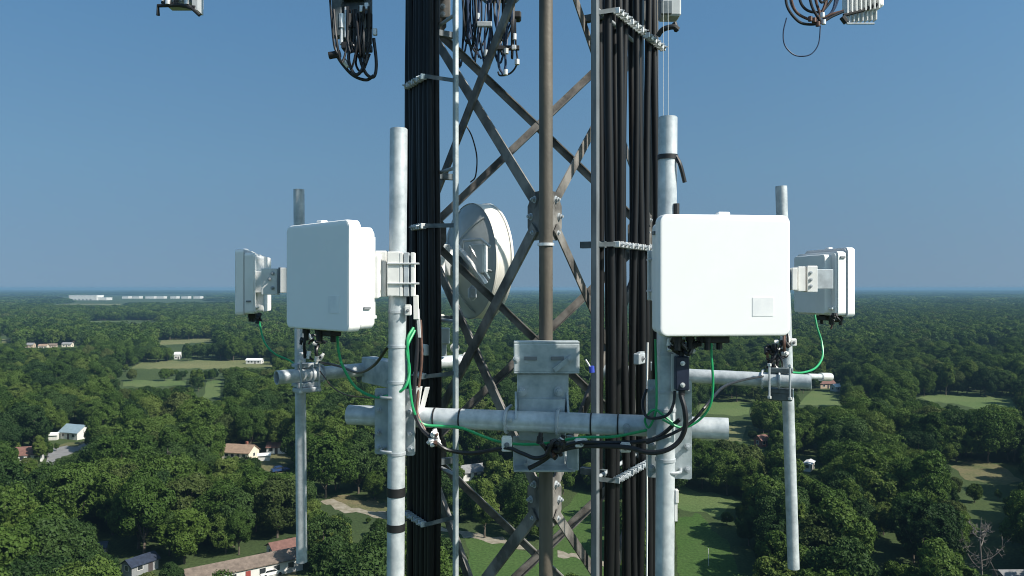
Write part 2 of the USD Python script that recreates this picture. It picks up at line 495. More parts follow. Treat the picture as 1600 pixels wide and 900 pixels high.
# roads and yards
sheet('road', [(70, 726), (74, 704), (95, 700), (138, 694), (136, 701), (100, 712), (84, 728)], 'asphalt', 0.03, 'grey road running past the blue roofed house', keep=False)
keep((84, 716), (90, 706), (134, 696), (132, 700), (100, 710))
sheet('yard', [(50, 712), (52, 697), (140, 688), (140, 693), (76, 702)], 'dry_yard', 0.02, 'grass verge beside the grey road', keep=False)
sheet('dirt_road', [(500, 786), (506, 780), (560, 793), (640, 807), (700, 824), (780, 840), (840, 860), (838, 866), (770, 847), (700, 832), (640, 817), (540, 799)], 'gravel_road', 0.04, 'pale dirt road running behind the left front mast to the front leg')
sheet('yard', [(503, 788), (530, 774), (612, 786), (610, 800)], 'dry_yard', 0.02, 'dry grass yard beside the dirt road left of the left front mast')
sheet('yard', [(340, 722), (345, 700), (460, 690), (466, 720), (430, 742), (380, 728)], 'dry_yard', 0.02, 'yard around the tan roofed house', keep=False)
sheet('yard', [(285, 905), (300, 893), (432, 868), (470, 905)], 'dry_yard', 0.02, 'yard in front of the long white house')
sheet('path', [(868, 868), (870, 862), (960, 882), (960, 890)], 'gravel_road', 0.05, 'pale path crossing the lawn behind the front leg', keep=False)


# ------------------------------------------------------------------ houses and other things far below
def house(name, label, cat, c, ang, L, W, hw, hr, wall, roof, wins=4, door='door_dark', eave=0.35, group=None, chimney=False, gable=True):
    """A gable house of length L and width W turned by ang about its base centre c."""
    if name not in ('long_house', 'far_hall'):
        L, W, hw, hr = L * .7, W * .7, hw * .85, hr * .75
    t = thing(name, label, cat, c, group=group)
    ca, sa = math.cos(ang), math.sin(ang)
    x, y, z = np.array([ca, sa, 0]), np.array([-sa, ca, 0]), np.array([0, 0, 1.0])
    c = np.asarray(c, float)

    def P(a, b, h):
        return c + x * a + y * b + z * h
    V = [P(s * L / 2, q * W / 2, h) for h in (0, hw) for s, q in ((-1, -1), (1, -1), (1, 1), (-1, 1))] + [P(-L / 2, 0, hw + hr), P(L / 2, 0, hw + hr)]
    F = [[0, 1, 5], [0, 5, 4], [1, 2, 6], [1, 6, 5], [2, 3, 7], [2, 7, 6], [3, 0, 4], [3, 4, 7], [4, 7, 8], [5, 9, 6], [4, 5, 9], [4, 9, 8], [7, 8, 9], [7, 9, 6]]
    obj('wall', trimesh.Trimesh(V, F, process=False), wall, t, smooth=False)
    rv = []
    th = 0.14
    k = hr / (W / 2)
    for dz in (0.06, 0.06 + th):
        for s in (-1, 1):
            e = L / 2 + eave
            rv += [P(s * e, -W / 2 - eave, hw - k * eave + dz), P(s * e, 0, hw + hr + dz), P(s * e, W / 2 + eave, hw - k * eave + dz)]
    rf = [[0, 1, 4], [0, 4, 3], [1, 2, 5], [1, 5, 4], [6, 9, 10], [6, 10, 7], [7, 10, 11], [7, 11, 8],
          [0, 3, 9], [0, 9, 6], [2, 8, 11], [2, 11, 5], [0, 6, 7], [0, 7, 1], [1, 7, 8], [1, 8, 2], [3, 4, 10], [3, 10, 9], [4, 5, 11], [4, 11, 10]]
    rm = trimesh.Trimesh(np.array(rv), rf, process=False)
    rm.fix_normals()
    rp = obj('roof', rm, roof, t, smooth=False)
    if chimney:
        obj('chimney', obox(P(L * 0.2, W * 0.1, hw + hr + 0.3), x, y, z, 0.6, 0.6, 1.4), 'brick_red', rp, smooth=False)
    if wins:
        xs_ = np.linspace(-L / 2 + L / (wins + 1) * 0.9, L / 2 - L / (wins + 1) * 0.9, wins)
        for q in (-1, 1):
            for i, a in enumerate(xs_):
                if i == wins // 2:
                    obj('door', obox(P(a, q * (W / 2 + 0.02), 1.02), x, y, z, 0.95, 0.08, 2.04), door, t, smooth=False)
                else:
                    f = obj('window', join([obox(P(a, q * (W / 2 + 0.03), 1.5 + s * 0.55), x, y, z, 1.25, 0.10, 0.09) for s in (-1, 1)] +
                                           [obox(P(a + s * 0.6, q * (W / 2 + 0.03), 1.5), x, y, z, 0.08, 0.10, 1.02) for s in (-1, 1)]), 'house_white', t, smooth=False)
                    obj('pane', obox(P(a, q * (W / 2 + 0.015), 1.5), x, y, z, 1.12, 0.05, 1.0), 'window_glass', f, smooth=False)
        for s in (-1, 1):
            f = obj('window', join([obox(P(s * (L / 2 + 0.03), b * 0.55, 1.5), x, y, z, 0.10, 0.08, 1.1) for b in (-1, 1)] + [obox(P(s * (L / 2 + 0.03), 0, 1.5 + b * 0.55), x, y, z, 0.10, 1.02, 0.09) for b in (-1, 1)]), 'house_white', t, smooth=False)
            obj('pane', obox(P(s * (L / 2 + 0.015), 0, 1.5), x, y, z, 0.05, 1.02, 1.0), 'window_glass', f, smooth=False)
    return t


def car(label, cat, c, ang, paint, L=4.5, W=1.8, H=1.45, van=False, name='parked_car'):
    t = thing(name, label, cat, c)
    x, y, z = np.array([math.cos(ang), math.sin(ang), 0]), np.array([-math.sin(ang), math.cos(ang), 0]), np.array([0, 0, 1.0])
    c = np.asarray(c, float)
    prof = [(-.5, .25), (-.5, .58), (-.45, .64), (-.36, .66), (-.27, .97), (-.12, 1.0), (.1, 1.0), (.25, .68), (.44, .6), (.5, .5), (.5, .25)] if not van else \
        [(-.5, .2), (-.5, .9), (-.47, .98), (.2, 1.0), (.32, .62), (.46, .55), (.5, .45), (.5, .2)]
    pl = [(a * L, b * H) for a, b in prof]
    o = c - y * W / 2
    obj('body', plate(pl, o, x, z, y, W), paint, t, smooth=False)
    gl = [(-.33, .68), (-.25, .93), (.09, .95), (.2, .69)] if not van else [(.02, .62), (.02, .9), (.17, .92), (.27, .64)]
    for s in (-1, 1):
        obj('side_window', plate([(a * L, b * H) for a, b in gl], c + y * (s * (W / 2 + 0.005)), x, z, y * s, 0.01), 'window_glass', t, smooth=False)
        for a in (-.31, .31):
            obj('wheel', cyl(c + x * a * L + y * s * (W / 2 - 0.2) + z * 0.32, c + x * a * L + y * s * (W / 2 + 0.02) + z * 0.32, 0.32, 14), 'tyre', t)
    ws = [(.095, .98), (.24, .70)] if not van else [(.19, .97), (.31, .65)]
    p0, p1 = ws
    obj('windscreen', obox(c + x * (p0[0] + p1[0]) / 2 * L + z * (p0[1] + p1[1]) / 2 * H + 0.02 * (x + z), np.array(x) * (p1[0] - p0[0]) * L + z * (p1[1] - p0[1]) * H, y, np.cross(np.array(x) * (p1[0] - p0[0]) * L + z * (p1[1] - p0[1]) * H, y),
        math.hypot((p1[0] - p0[0]) * L, (p1[1] - p0[1]) * H) * .9, W * .86, .03), 'window_glass', t, smooth=False)
    return t




# long white house with brown roof at the bottom of the picture
house('long_house', 'long low white house with brown roof and red door at the bottom left', 'house', (-51.0, 146.0, 0), math.radians(35.5), 21.0, 5.6, 2.5, 1.15, 'house_white', 'roof_brown', 7, 'door_red')
keep((285, 905), (360, 868), (430, 856), (442, 892), (430, 905))
house('small_house', 'small cream house with a red roof beside the left rear mast', 'house', ground(444, 868), math.radians(38), 8.5, 5.5, 2.5, 1.3, 'house_cream', 'roof_red', 3)
keep((434, 845), (460, 836), (462, 856), (444, 860))
car('dark blue car parked in front of the long white house', 'car', ground(446, 893), math.radians(30), 'car_blue')
car('white car parked by the end of the long white house', 'car', ground(424, 899), math.radians(35), 'car_white')
house('blue_roof_house', 'white house with a pale blue hipped roof beside the grey road', 'house', ground(119, 684), math.radians(-20), 12.5, 9.5, 3.0, 3.0, 'house_white', 'roof_blue_metal', 3)
keep((104, 678), (108, 668), (130, 666), (134, 678))
car('silver van parked right of the blue roofed house', 'van', ground(146, 691), math.radians(20), 'car_silver', 5.2, 2.0, 2.1, True, 'parked_van')
house('shed', 'small white shed left of the blue roofed house', 'shed', ground(84, 687), math.radians(10), 4.0, 3.0, 2.2, 0.9, 'house_white', 'roof_white', 0)
keep((78, 690), (80, 680), (92, 680), (92, 690))
house('red_roof_house', 'house with white wall and red roof at the left end of the grey road', 'house', ground(42, 720), math.radians(25), 13, 9, 2.9, 2.6, 'house_white', 'roof_red', 4, chimney=True)
keep((30, 716), (34, 702), (48, 700), (50, 714))
house('tan_roof_house', 'cream house with an orange tan roof left of the left rear mast', 'house', ground(376, 716), math.radians(-12), 13.5, 9.0, 2.9, 2.6, 'house_cream', 'roof_tan', 4, chimney=True)
keep((352, 713), (358, 700), (394, 700), (398, 714))
house('shed', 'long low white shed right of the tan roofed house', 'shed', ground(413, 719), math.radians(12), 5.0, 3.2, 2.0, 0.6, 'house_white', 'roof_white', 0)
house('brown_house', 'small white house with a dark red roof behind the left rear mast', 'house', ground(434, 707), math.radians(5), 9.0, 6.5, 2.6, 1.7, 'house_white', 'roof_red', 3)
keep((406, 718), (410, 702), (446, 700), (446, 712))
car('dark blue pickup parked below the tan roofed house', 'car', ground(438, 737), math.radians(35), 'car_blue', 5.2, 1.9, 1.7)
keep((428, 738), (430, 727), (448, 727), (450, 737))
house('grey_house', 'white house with a grey roof between the left rail and the bracket', 'house', ground(737, 747), math.radians(28), 11.0, 7.5, 2.8, 2.0, 'house_white', 'roof_grey', 3)
keep((722, 746), (726, 732), (752, 728), (753, 742))
house('brick_house', 'small red brick house in the trees left of the right rear mast', 'house', ground(1190, 697), math.radians(30), 5.5, 5.0, 2.7, 2.0, 'brick_red', 'roof_red', 2)
keep((1182, 698), (1184, 680), (1200, 680), (1200, 698))
house('white_trailer', 'white trailer home with pale blue side right of the right rear mast', 'trailer', ground(1264, 734), math.radians(58), 8.0, 3.0, 2.6, 0.5, 'house_white', 'roof_white', 2)
keep((1250, 738), (1252, 710), (1276, 708), (1276, 732))
house('grey_roof_house', 'low house with a pale grey roof cut by the bottom right corner', 'house', ground(1588, 915), math.radians(2), 9.0, 6.0, 2.4, 1.0, 'house_grey', 'roof_grey', 3)
keep((1556, 905), (1558, 886), (1600, 886), (1600, 905))
house('small_barn', 'low grey barn under a dark blue roof in the trees at bottom left', 'barn', ground(219, 893), math.radians(60), 8.0, 4.5, 2.4, 1.3, 'house_grey', 'tarp_blue', 2)
keep((210, 895), (212, 872), (230, 868), (232, 890))
house('small_barn', 'small shed with a dark blue roof deep among the trees at left', 'shed', ground(153, 868), math.radians(20), 4.5, 3.5, 2.2, 1.0, 'house_grey', 'tarp_blue', 0)
keep((147, 852), (149, 838), (162, 838), (163, 850))
house('far_house', 'white far house with a pinkish roof seen between the dish and the front leg', 'house', ground(822, 503), math.radians(8), 13, 9, 3.5, 4.0, 'house_white', 'roof_tan', 3)
house('far_house', 'white far house left of the hay field', 'house', ground(278, 561), math.radians(8), 6, 6, 4.5, 2.0, 'house_white', 'roof_white', 2)
keep((272, 562), (272, 552), (284, 552), (284, 562))
house('long_barn', 'long white barn standing on the hay field', 'barn', ground(398, 568), math.radians(-3), 16, 7, 3.0, 1.6, 'house_white', 'roof_white', 4)
keep((384, 570), (384, 560), (412, 560), (412, 570))
for k_, (px_, py_, L_, lab) in enumerate([(45, 543, 14, 'leftmost of the far pale houses at left'), (68, 545, 10, 'second of the far pale houses at left'), (83, 544, 9, 'third of the far pale houses at left'), (106, 542, 12, 'fourth of the far pale houses at left'), (124, 538, 15, 'rightmost of the far pale houses at left')]):
    house('pale_house', lab, 'house', ground(px_, py_), math.radians(5 + 9 * (k_ % 3)), L_, 8, 3.2, 2.0, ('house_tan', 'house_cream')[k_ % 2], ('roof_grey', 'roof_tan', 'roof_brown')[k_ % 3], 3, group='row of far pale houses')
keep((40, 543), (42, 539), (110, 538), (128, 536), (130, 540), (112, 542))
house('far_house', 'white house by the woods right of the right rear pipe end', 'house', ground(1308, 611), math.radians(18), 8, 6, 3.0, 1.6, 'house_white', 'roof_white', 2)
house('far_house', 'pale house with a red roof right of the right rear pipe end', 'house', ground(1290, 606), math.radians(10), 13, 7, 3.0, 1.8, 'house_tan', 'roof_red', 3)
keep((1280, 613), (1282, 600), (1314, 602), (1314, 613))
# white industrial halls towards the horizon
t = thing('warehouse', 'long white warehouse on the far plain near the horizon', 'warehouse', ground(142, 469.0))
c0 = ground(142, 469.0)
X_, Y_, Z_ = np.eye(3)
obj('wall', join([obox(c0 + [-20, 0, 11], X_, Y_, Z_, 125, 60, 22, 0.3), obox(c0 + [62, 4, 6], X_, Y_, Z_, 40, 50, 12, 0.3)]), 'house_white', t, smooth=False)
obj('roof', join([obox(c0 + [-20, 0, 22.6], X_, Y_, Z_, 127, 62, 1.2), obox(c0 + [62.5, 4, 12.5], X_, Y_, Z_, 41, 52, 1.0)]), 'roof_white', t, smooth=False)
for i in range(6):
    obj('loading_door', obox(c0 + [-70 + i * 17, -30.2, 3.0], X_, Y_, Z_, 8, 0.6, 6), 'house_grey', t, smooth=False)
for i, (x0, x1) in enumerate([(193, 204), (209, 221), (229, 244), (247, 259), (268, 279), (285, 297), (304, 316)]):
    c0 = ground((x0 + x1) / 2, 466.6)
    w = (x1 - x0) / FPX * c0[1]
    t = thing('far_hall', f'{("first", "second", "third", "fourth", "fifth", "sixth", "seventh")[i]} of seven low white halls right of the warehouse counted from it', 'hall', c0, group='low white halls near the horizon')
    obj('wall', obox(c0 + [0, 0, 6], X_, Y_, Z_, w * .9, 40, 12, 0.3), 'house_white', t, smooth=False)
    obj('roof', obox(c0 + [0, 0, 12.4], X_, Y_, Z_, w * .92, 42, 1.0), 'roof_white', t, smooth=False)
keep((112, 472), (112, 462), (170, 461), (318, 461), (318, 468), (190, 471))
# white post on the lawn and power poles
c0 = ground(1107, 884)
t = thing('white_post', 'thin white post standing on the sunny lawn right of the front right mast', 'post', c0)
obj('post', cyl(c0, c0 + [0, 0, 3.2], 0.06, 10), 'roof_white', t)
obj('cap', cyl(c0 + [0, 0, 3.2], c0 + [0, 0, 3.35], 0.09, 10), 'roof_white', t)


# ------------------------------------------------------------------ trees
def crown_mesh(r, R, H, z0, n, size, nl=11, conical=False, flat=1.0):
    """Leaf clumps spread over and through the lobes of a crown of radius R that starts at z0 and ends at H."""
    hc = (H - z0)
    C, RR = [], []
    if conical:
        for k in range(nl):
            f = (k + 0.5) / nl
            C.append([r.normal(0, 0.08) * R, r.normal(0, 0.08) * R, z0 + hc * f * 0.93]); RR.append(R * (1.05 - f) * 0.95 + 0.2)
    else:
        C.append([0, 0, z0 + hc * 0.52]); RR.append(R * 0.62)
        for k in range(nl):
            a = k * 2.399 + r.uniform(-.4, .4)
            u = (k + 0.5) / nl
            rad = R * (0.66 * math.sqrt(1 - (2 * u - 0.85) ** 2 * 0.8) if abs(2 * u - .85) < 1.1 else 0.2) * r.uniform(.6, 1.25)
            C.append([rad * math.cos(a), rad * math.sin(a), z0 + hc * (0.18 + 0.66 * u) + r.uniform(-.04, .04) * hc]); RR.append(R * r.uniform(0.22, 0.50))
    C, RR = np.array(C), np.array(RR)
    w = RR ** 2 / (RR ** 2).sum()
    m = n * 4
    which = r.choice(len(C), m, p=w)
    d = r.normal(size=(m, 3)); d[:, 2] += 0.25
    d /= np.linalg.norm(d, axis=1, keepdims=True)
    rad = RR[which] * (1 - np.abs(r.normal(0, 0.20, m)) + np.abs(r.normal(0, .06, m))) * r.choice([1.0, 1.12], m, p=[.9, .1])
    p = C[which] + d * rad[:, None] * [1, 1, flat]
    ins = np.zeros(m, bool)
    for c, q in zip(C, RR):
        ins |= np.linalg.norm(p - c, axis=1) < q * 0.72
    gap = meshkit.fbm(p / (R * .34) + r.uniform(0, 50), 2, 3) < .40
    good = (~ins) & (~gap) & (p[:, 2] > z0 * 0.75)
    p, d = p[good][:n], d[good][:n]
    k = len(p)
    nn = d + r.normal(0, 0.45, (k, 3)); nn /= np.linalg.norm(nn, axis=1, keepdims=True)
    a = np.cross(nn, r.normal(size=(k, 3))); a /= np.linalg.norm(a, axis=1, keepdims=True)
    b = np.cross(nn, a)
    s = size * r.uniform(0.55, 1.35, k)[:, None]
    e = r.uniform(0.5, 1.0, (k, 1))
    V = np.stack([p - a * s * .55, p - b * s * e * .5 + nn * s * .12, p + a * s * .55 - nn * s * .1, p + b * s * e * .5 + nn * s * .1], 1).reshape(-1, 3)
    i = np.arange(k)[:, None] * 4
    F = np.vstack([i + [0, 1, 2], i + [0, 2, 3]])
    return trimesh.Trimesh(V, F, process=False)


def trunk_mesh(r, H, z0, R, rad):
    parts = [tube([[0, 0, -0.3], [0.1, 0, z0 * .6], [0.0, .1, z0 * 1.2], [0, 0, H * .75]], np.linspace(rad, rad * .3, 25), 8, 8)]
    for k in range(4):
        a = k * 1.7 + r.uniform(0, 1)
        e = np.array([math.cos(a) * R * .55, math.sin(a) * R * .55, z0 + (H - z0) * r.uniform(.35, .7)])
        s = np.array([0, 0, z0 * r.uniform(.7, 1.1)])
        parts.append(tube([s, s + (e - s) * .45 + [0, 0, -.2], e], np.linspace(rad * .45, rad * .12, 9), 6, 4))
    return join(parts)


KINDS = [  # name, leaf material, radius, height, crown base, conical, colour word
    ('broadleaf_tree', 'leaves_mid_green', 5.4, 13.0, 2.6, False, 'mid green broadleaf tree'),
    ('broadleaf_tree', 'leaves_dark_green', 5.0, 12.0, 2.2, False, 'dark green broadleaf tree'),
    ('broadleaf_tree', 'leaves_light_green', 5.6, 12.0, 2.2, False, 'light green broadleaf tree'),
    ('broadleaf_tree', 'leaves_mid_green', 4.4, 14.5, 3.0, False, 'tall mid green broadleaf tree'),
    ('broadleaf_tree', 'leaves_dark_green', 5.8, 13.0, 2.6, False, 'wide dark green broadleaf tree'),
    ('broadleaf_tree', 'leaves_olive', 4.6, 10.5, 2.0, False, 'olive green broadleaf tree'),
    ('cedar_tree', 'leaves_dark_green', 2.9, 10.5, 0.8, True, 'narrow dark cedar tree'),
    ('broadleaf_tree', 'leaves_light_green', 4.4, 10.0, 1.6, False, 'small light green broadleaf tree'),
    ('broadleaf_tree', 'leaves_mid_green', 6.4, 12.0, 2.4, False, 'spreading mid green broadleaf tree'),
    ('broadleaf_tree', 'leaves_light_green', 3.6, 13.5, 2.4, False, 'slender light green broadleaf tree'),
    ('broadleaf_tree', 'leaves_olive', 5.4, 12.0, 2.4, False, 'wide olive green broadleaf tree'),
]
KW = np.array([.17, .14, .12, .11, .10, .035, .04, .09, .11, .055, .03])
tr = np.random.default_rng(11)
near_mesh, far_mesh = [], []
for k, (nm, lm, R, H, z0, con, word) in enumerate(KINDS):
    near_mesh.append((crown_mesh(tr, R, H, z0, 9500, 0.46, 9 if con else 16, con), trunk_mesh(tr, H, z0, R, .28)))
    far_mesh.append((crown_mesh(tr, R, H, z0, 1000, 1.3, 8 if con else 11, con), cyl([0, 0, -.3], [0, 0, z0 * 1.5], .3, 6, .2)))


def placeable(x, y, h, R):
    """Whether a tree of height h and crown radius R at x, y leaves everything in OPEN in view."""
    s = FPX / y
    px = 800 + x * s
    top, bot = 450 + (EYE - h) * s, 450 + EYE * s
    e = sbox(px - R * s * .85, top, px + R * s * .85, bot - (bot - top) * .12)
    return not OPENQ.intersects(e)


keep((1520, 890), (1517, 825), (1537, 795), (1558, 825), (1552, 890))
OPENQ = unary_union(OPEN)
prepare(OPENQ)


def woodland(r, d0, d1, step, margin):
    """Jittered planting positions in the view wedge between the distances d0 and d1."""
    out = []
    y = d0
    while y < d1:
        s = step(y)
        half = y * 1.15 + margin + 25
        n = int(2 * half / s)
        xx = (np.arange(n) - n / 2) * s + r.uniform(-.42, .42, n) * s + (r.uniform(0, 1)) * s
        yy = y + r.uniform(-.42, .42, n) * s
        out.append(np.column_stack([xx, yy]))
        y += s * .9
    return np.vstack(out)


pr = np.random.default_rng(23)
near = woodland(pr, 98, 620, lambda y: 7.2 + y * .002, 12)
cand = []
dens = meshkit.fbm(np.column_stack([near / 70.0, np.zeros(len(near))]), 3, 5)
for (x, y), f in zip(near, dens):
    k = pr.choice(len(KINDS), p=KW)
    s = pr.uniform(.58, 1.28)
    rot = pr.uniform(0, 360)
    if f < 0.30 and pr.uniform() < .7:
        continue
    R, H = KINDS[k][2] * s, KINDS[k][3] * s
    if not placeable(x, y, H, R):
        fits = [q for q in (.8, .62, .48, .34, .24) if placeable(x, y, H * q, R * q)]
        if not fits or (fits[0] < .4 and pr.uniform() < .5):
            continue
        s, R, H = s * fits[0], R * fits[0], H * fits[0]
    cand.append((x, y, k, s, rot, H, R))
SPOTS = []


def seen(c):
    x, y, k, s, rot, H, R = c
    px, top = 800 + x * FPX / y, 450 + (EYE - H) * FPX / y
    return -10 < px < 1610 and top < 893


vis = [c for c in cand if seen(c)]
hid = [c for c in cand if not seen(c)]
vis.sort(key=lambda c: -c[5] * c[6] / c[1] ** 2)
INDIV, REST = vis[:300], vis[300:] + hid


def zone(x, y):
    px = 800 + x * FPX / y
    col = ('at the left edge', 'left of left rear mast', 'between the left masts', 'behind the tower', 'between the right masts', 'right of right rear mast', 'at the right edge')[int(np.searchsorted([150, 470, 610, 1040, 1230, 1430], px))]
    row = 'nearest row' if y < 150 else 'second row' if y < 180 else 'third row'
    return f'{row} {col}', px


ORDINAL = 'first second third fourth fifth sixth seventh eighth ninth tenth eleventh twelfth thirteenth fourteenth fifteenth sixteenth seventeenth eighteenth nineteenth twentieth'.split()


def tree_xform(first, name, label, group, loc, rot, s):
    path = '/World/' + numbered('/World', name)
    x = UsdGeom.Xform.Define(stage, path)
    p = x.GetPrim()
    if first:
        p.GetReferences().AddInternalReference(first)
        p.SetInstanceable(True)
    for nm, ty, v in (('xformOp:translate', Sdf.ValueTypeNames.Double3, Gf.Vec3d(*map(float, loc))), ('xformOp:rotateZ', Sdf.ValueTypeNames.Float, float(rot)), ('xformOp:scale', Sdf.ValueTypeNames.Float3, Gf.Vec3f(s, s, s))):
        p.CreateAttribute(nm, ty, False).Set(v)
    p.CreateAttribute('xformOpOrder', Sdf.ValueTypeNames.TokenArray, False, Sdf.VariabilityUniform).Set(['xformOp:translate', 'xformOp:rotateZ', 'xformOp:scale'])
    data(p, label=label, cat='tree', group=group)
    LOC[path] = np.zeros(3)
    return path


FIRST = {}
ALIKE = {}
for c in INDIV:
    z, px = zone(c[0], c[1])
    ALIKE.setdefault((KINDS[c[2]][6], z), []).append(px)
for (x, y, k, s, rot, H, R) in INDIV:
    nm, lm, _, _, _, _, word = KINDS[k]
    z, px = zone(x, y)
    same = sorted(ALIKE[(word, z)])
    i_ = same.index(px)
    which = '' if len(same) < 2 else f'{ORDINAL[i_]} from left, ' if i_ < 20 and i_ < len(same) / 2 else f'{ORDINAL[len(same) - 1 - i_]} from right, ' if len(same) - 1 - i_ < 20 else ''
    path = tree_xform(FIRST.get(k), nm, f'{which}{word}, {z}', f'{word}s {z}', (x, y, 0), rot, s)
    if k not in FIRST:
        FIRST[k] = path
        obj('trunk', near_mesh[k][1], 'bark', path)
        obj('crown', near_mesh[k][0], lm, path, smooth=False)


def instancer(name, label, protos, items):
    """Trees past those built singly: one object of instances. protos: (crown, trunk, leaf material) each; items: x, y, kind, scale xyz, rotation."""
    path = '/World/' + numbered('/World', name)
    pi = UsdGeom.PointInstancer.Define(stage, path)
    rel = pi.CreatePrototypesRel()
    for i, (cm, tm, lm) in enumerate(protos):
        q = f'{path}/tree_kind_{i:03d}'
        UsdGeom.Xform.Define(stage, q)
        usdkit.mesh(stage, q + '/crown', cm, M[lm])
        if tm is not None:
            usdkit.mesh(stage, q + '/trunk', tm, M['bark'])
        rel.AddTarget(q)
    pi.CreateProtoIndicesAttr(Vt.IntArray([int(i[2]) for i in items]))
    pi.CreatePositionsAttr(Vt.Vec3fArray([Gf.Vec3f(float(i[0]), float(i[1]), 0.0) for i in items]))
    pi.CreateScalesAttr(Vt.Vec3fArray([Gf.Vec3f(*map(float, i[3])) for i in items]))
    pi.CreateOrientationsAttr(Vt.QuathArray([Gf.Quath(math.cos(math.radians(i[4]) / 2), 0, 0, math.sin(math.radians(i[4]) / 2)) for i in items]))
    data(pi.GetPrim(), label=label, kind='stuff')


protos = [(a, b, KINDS[k][1]) for k, (a, b) in enumerate(near_mesh)]
instancer('woods', 'dense green woods beyond the nearest trees on both sides of the tower', protos, [(x, y, k, (s, s, s), rot) for x, y, k, s, rot, H, R in REST])

mid = woodland(pr, 620, 2000, lambda y: 8.5 + (y - 620) * .004, 30)
dens = meshkit.fbm(np.column_stack([mid / 160.0, np.zeros(len(mid))]), 3, 9)
items = []
for (x, y), f in zip(mid, dens):
    k = pr.choice(len(KINDS), p=KW)
    s = pr.uniform(.75, 1.3)
    rot = pr.uniform(0, 360)
    if f < 0.27:
        continue
    if placeable(x, y, KINDS[k][3] * s, KINDS[k][2] * s):
        w_ = s * (1.1 + (y - 620) / 2600)
        items.append((x, y, k, (w_, w_, s), rot))
protos = [(a, b, KINDS[k][1]) for k, (a, b) in enumerate(far_mesh)]
instancer('woods', 'continuous far woods reaching from the fields towards the plain', protos, items)

# the farthest woods: whole groves, wider and wider with distance
grove = []
for k in range(5):
    n = 1500
    p = tr.uniform(-1, 1, (n, 2)); p = p[np.hypot(p[:, 0], p[:, 1]) < 1]
    hh = 0.55 + 0.45 * meshkit.fbm(np.column_stack([p * 3.2, np.full(len(p), k)]), 3, k + 3)
    hh *= np.clip(1.5 * (1 - np.hypot(p[:, 0], p[:, 1]) ** 3), .35, 1)
    c = np.column_stack([p, hh * tr.uniform(.75, 1.0, len(p))])
    nn = np.column_stack([tr.normal(0, .6, (len(c), 2)), np.full(len(c), .7)]); nn /= np.linalg.norm(nn, axis=1, keepdims=True)
    a = np.cross(nn, tr.normal(size=nn.shape)); a /= np.linalg.norm(a, axis=1, keepdims=True); b = np.cross(nn, a)
    s = tr.uniform(.05, .11, (len(c), 1))
    V = np.stack([c - a * s, c - b * s, c + a * s, c + b * s], 1)
    V[:, :, 2] = c[:, None, 2] + (V[:, :, 2] - c[:, None, 2]) * 2.2
    V = V.reshape(-1, 3)
    i = np.arange(len(c))[:, None] * 4
    grove.append((trimesh.Trimesh(V, np.vstack([i + [0, 1, 2], i + [0, 2, 3]]), process=False), None, ('leaves_mid_green', 'leaves_dark_green', 'leaves_dark_green', 'leaves_mid_green', 'leaves_olive')[k]))
gr = woodland(pr, 1900, 15500, lambda y: y / 34, 200)
items = []
dens = meshkit.fbm(np.column_stack([gr / 900.0, np.zeros(len(gr))]), 3, 17)
for (x, y), f in zip(gr, dens):
    R = y / 34 * pr.uniform(.6, .95)
    H = pr.uniform(8, 15) + 14 * max(0, f - .5)
    if f < 0.33 or not placeable(x, y, H, R):
        continue
    items.append((x, y, pr.choice(5, p=[.25, .28, .27, .14, .06]), (R, R, H), pr.uniform(0, 360)))
instancer('woods', 'hazy blue green woods stretching to the horizon', grove, items)


def bare_tree(label, c, H, seed, twigs=5, spread=.55):
    r = np.random.default_rng(seed)
    t = thing('bare_tree', label, 'tree', c)
    tk = tube([c, c + [0.1, 0, H * .3], c + [-.1, .1, H * .65], c + [0, 0, H]], np.linspace(.26, .05, 25), 8, 8)
    obj('trunk', tk, 'dead_wood', t)
    for k in range(11):
        f = r.uniform(.28, .92)
        s = c + np.array([0, 0, H * f])
        a = k * 2.4 + r.uniform(-.4, .4)
        L = H * spread * (1.1 - f) * r.uniform(.7, 1.1)
        e = s + np.array([math.cos(a) * L, math.sin(a) * L, L * .75])
        ms = [tube([s, s + (e - s) * .5 + [0, 0, -.15 * L], e], np.linspace(.11, .045, 9), 6, 4)]
        for q in range(twigs):
            g = r.uniform(.35, 1)
            s2 = s + (e - s) * g + [0, 0, -.1 * L * (1 - g)]
            e2 = s2 + unit(r.normal(size=3) + [0, 0, .6]) * L * r.uniform(.25, .5)
            ms.append(tube([s2, (s2 + e2) / 2 + r.normal(0, .05, 3), e2], np.linspace(.05, .025, 9), 5, 4))
            for q2 in range(3):
                e3 = e2 + unit(r.normal(size=3) + [0, 0, .4]) * L * .2
                ms.append(cyl((s2 + 2 * e2) / 3, e3, .03, 4, .015))
        obj('branch', ms, 'dead_wood', t)


bare_tree('bare grey dead tree among green trees in the bottom right corner', ground(1533, 925, 0), 13.5, 5, 7, .5)

bare_tree('bare dead trunk standing in the wood below the row of houses at left', ground(262, 770), 12.0, 9, 3, .3)

# ------------------------------------------------------------------ the tower
Zv = np.array([0, 0, 1.0])
LEG = [at(853, 450, 3.25), at(853, 450, 3.25), at(853, 450, 3.25)]
F0 = at(853, 450, 3.25)
SIDE = 1.33
LL = F0 + [-SIDE / 2, SIDE * .866, 0]       # left rear leg
RL = F0 + [SIDE / 2, SIDE * .866, 0]        # right rear leg
LEVEL = [EYE + 0.311 + 1.232 * k for k in range(-6, 4)]
ZT = EYE + 3.6
tower = thing('lattice_tower', 'three legged brown steel lattice tower in the middle with crossed angle braces', 'tower', (F0[0], F0[1], 0))


def at_z(p, z):
    return np.array([p[0], p[1], z])


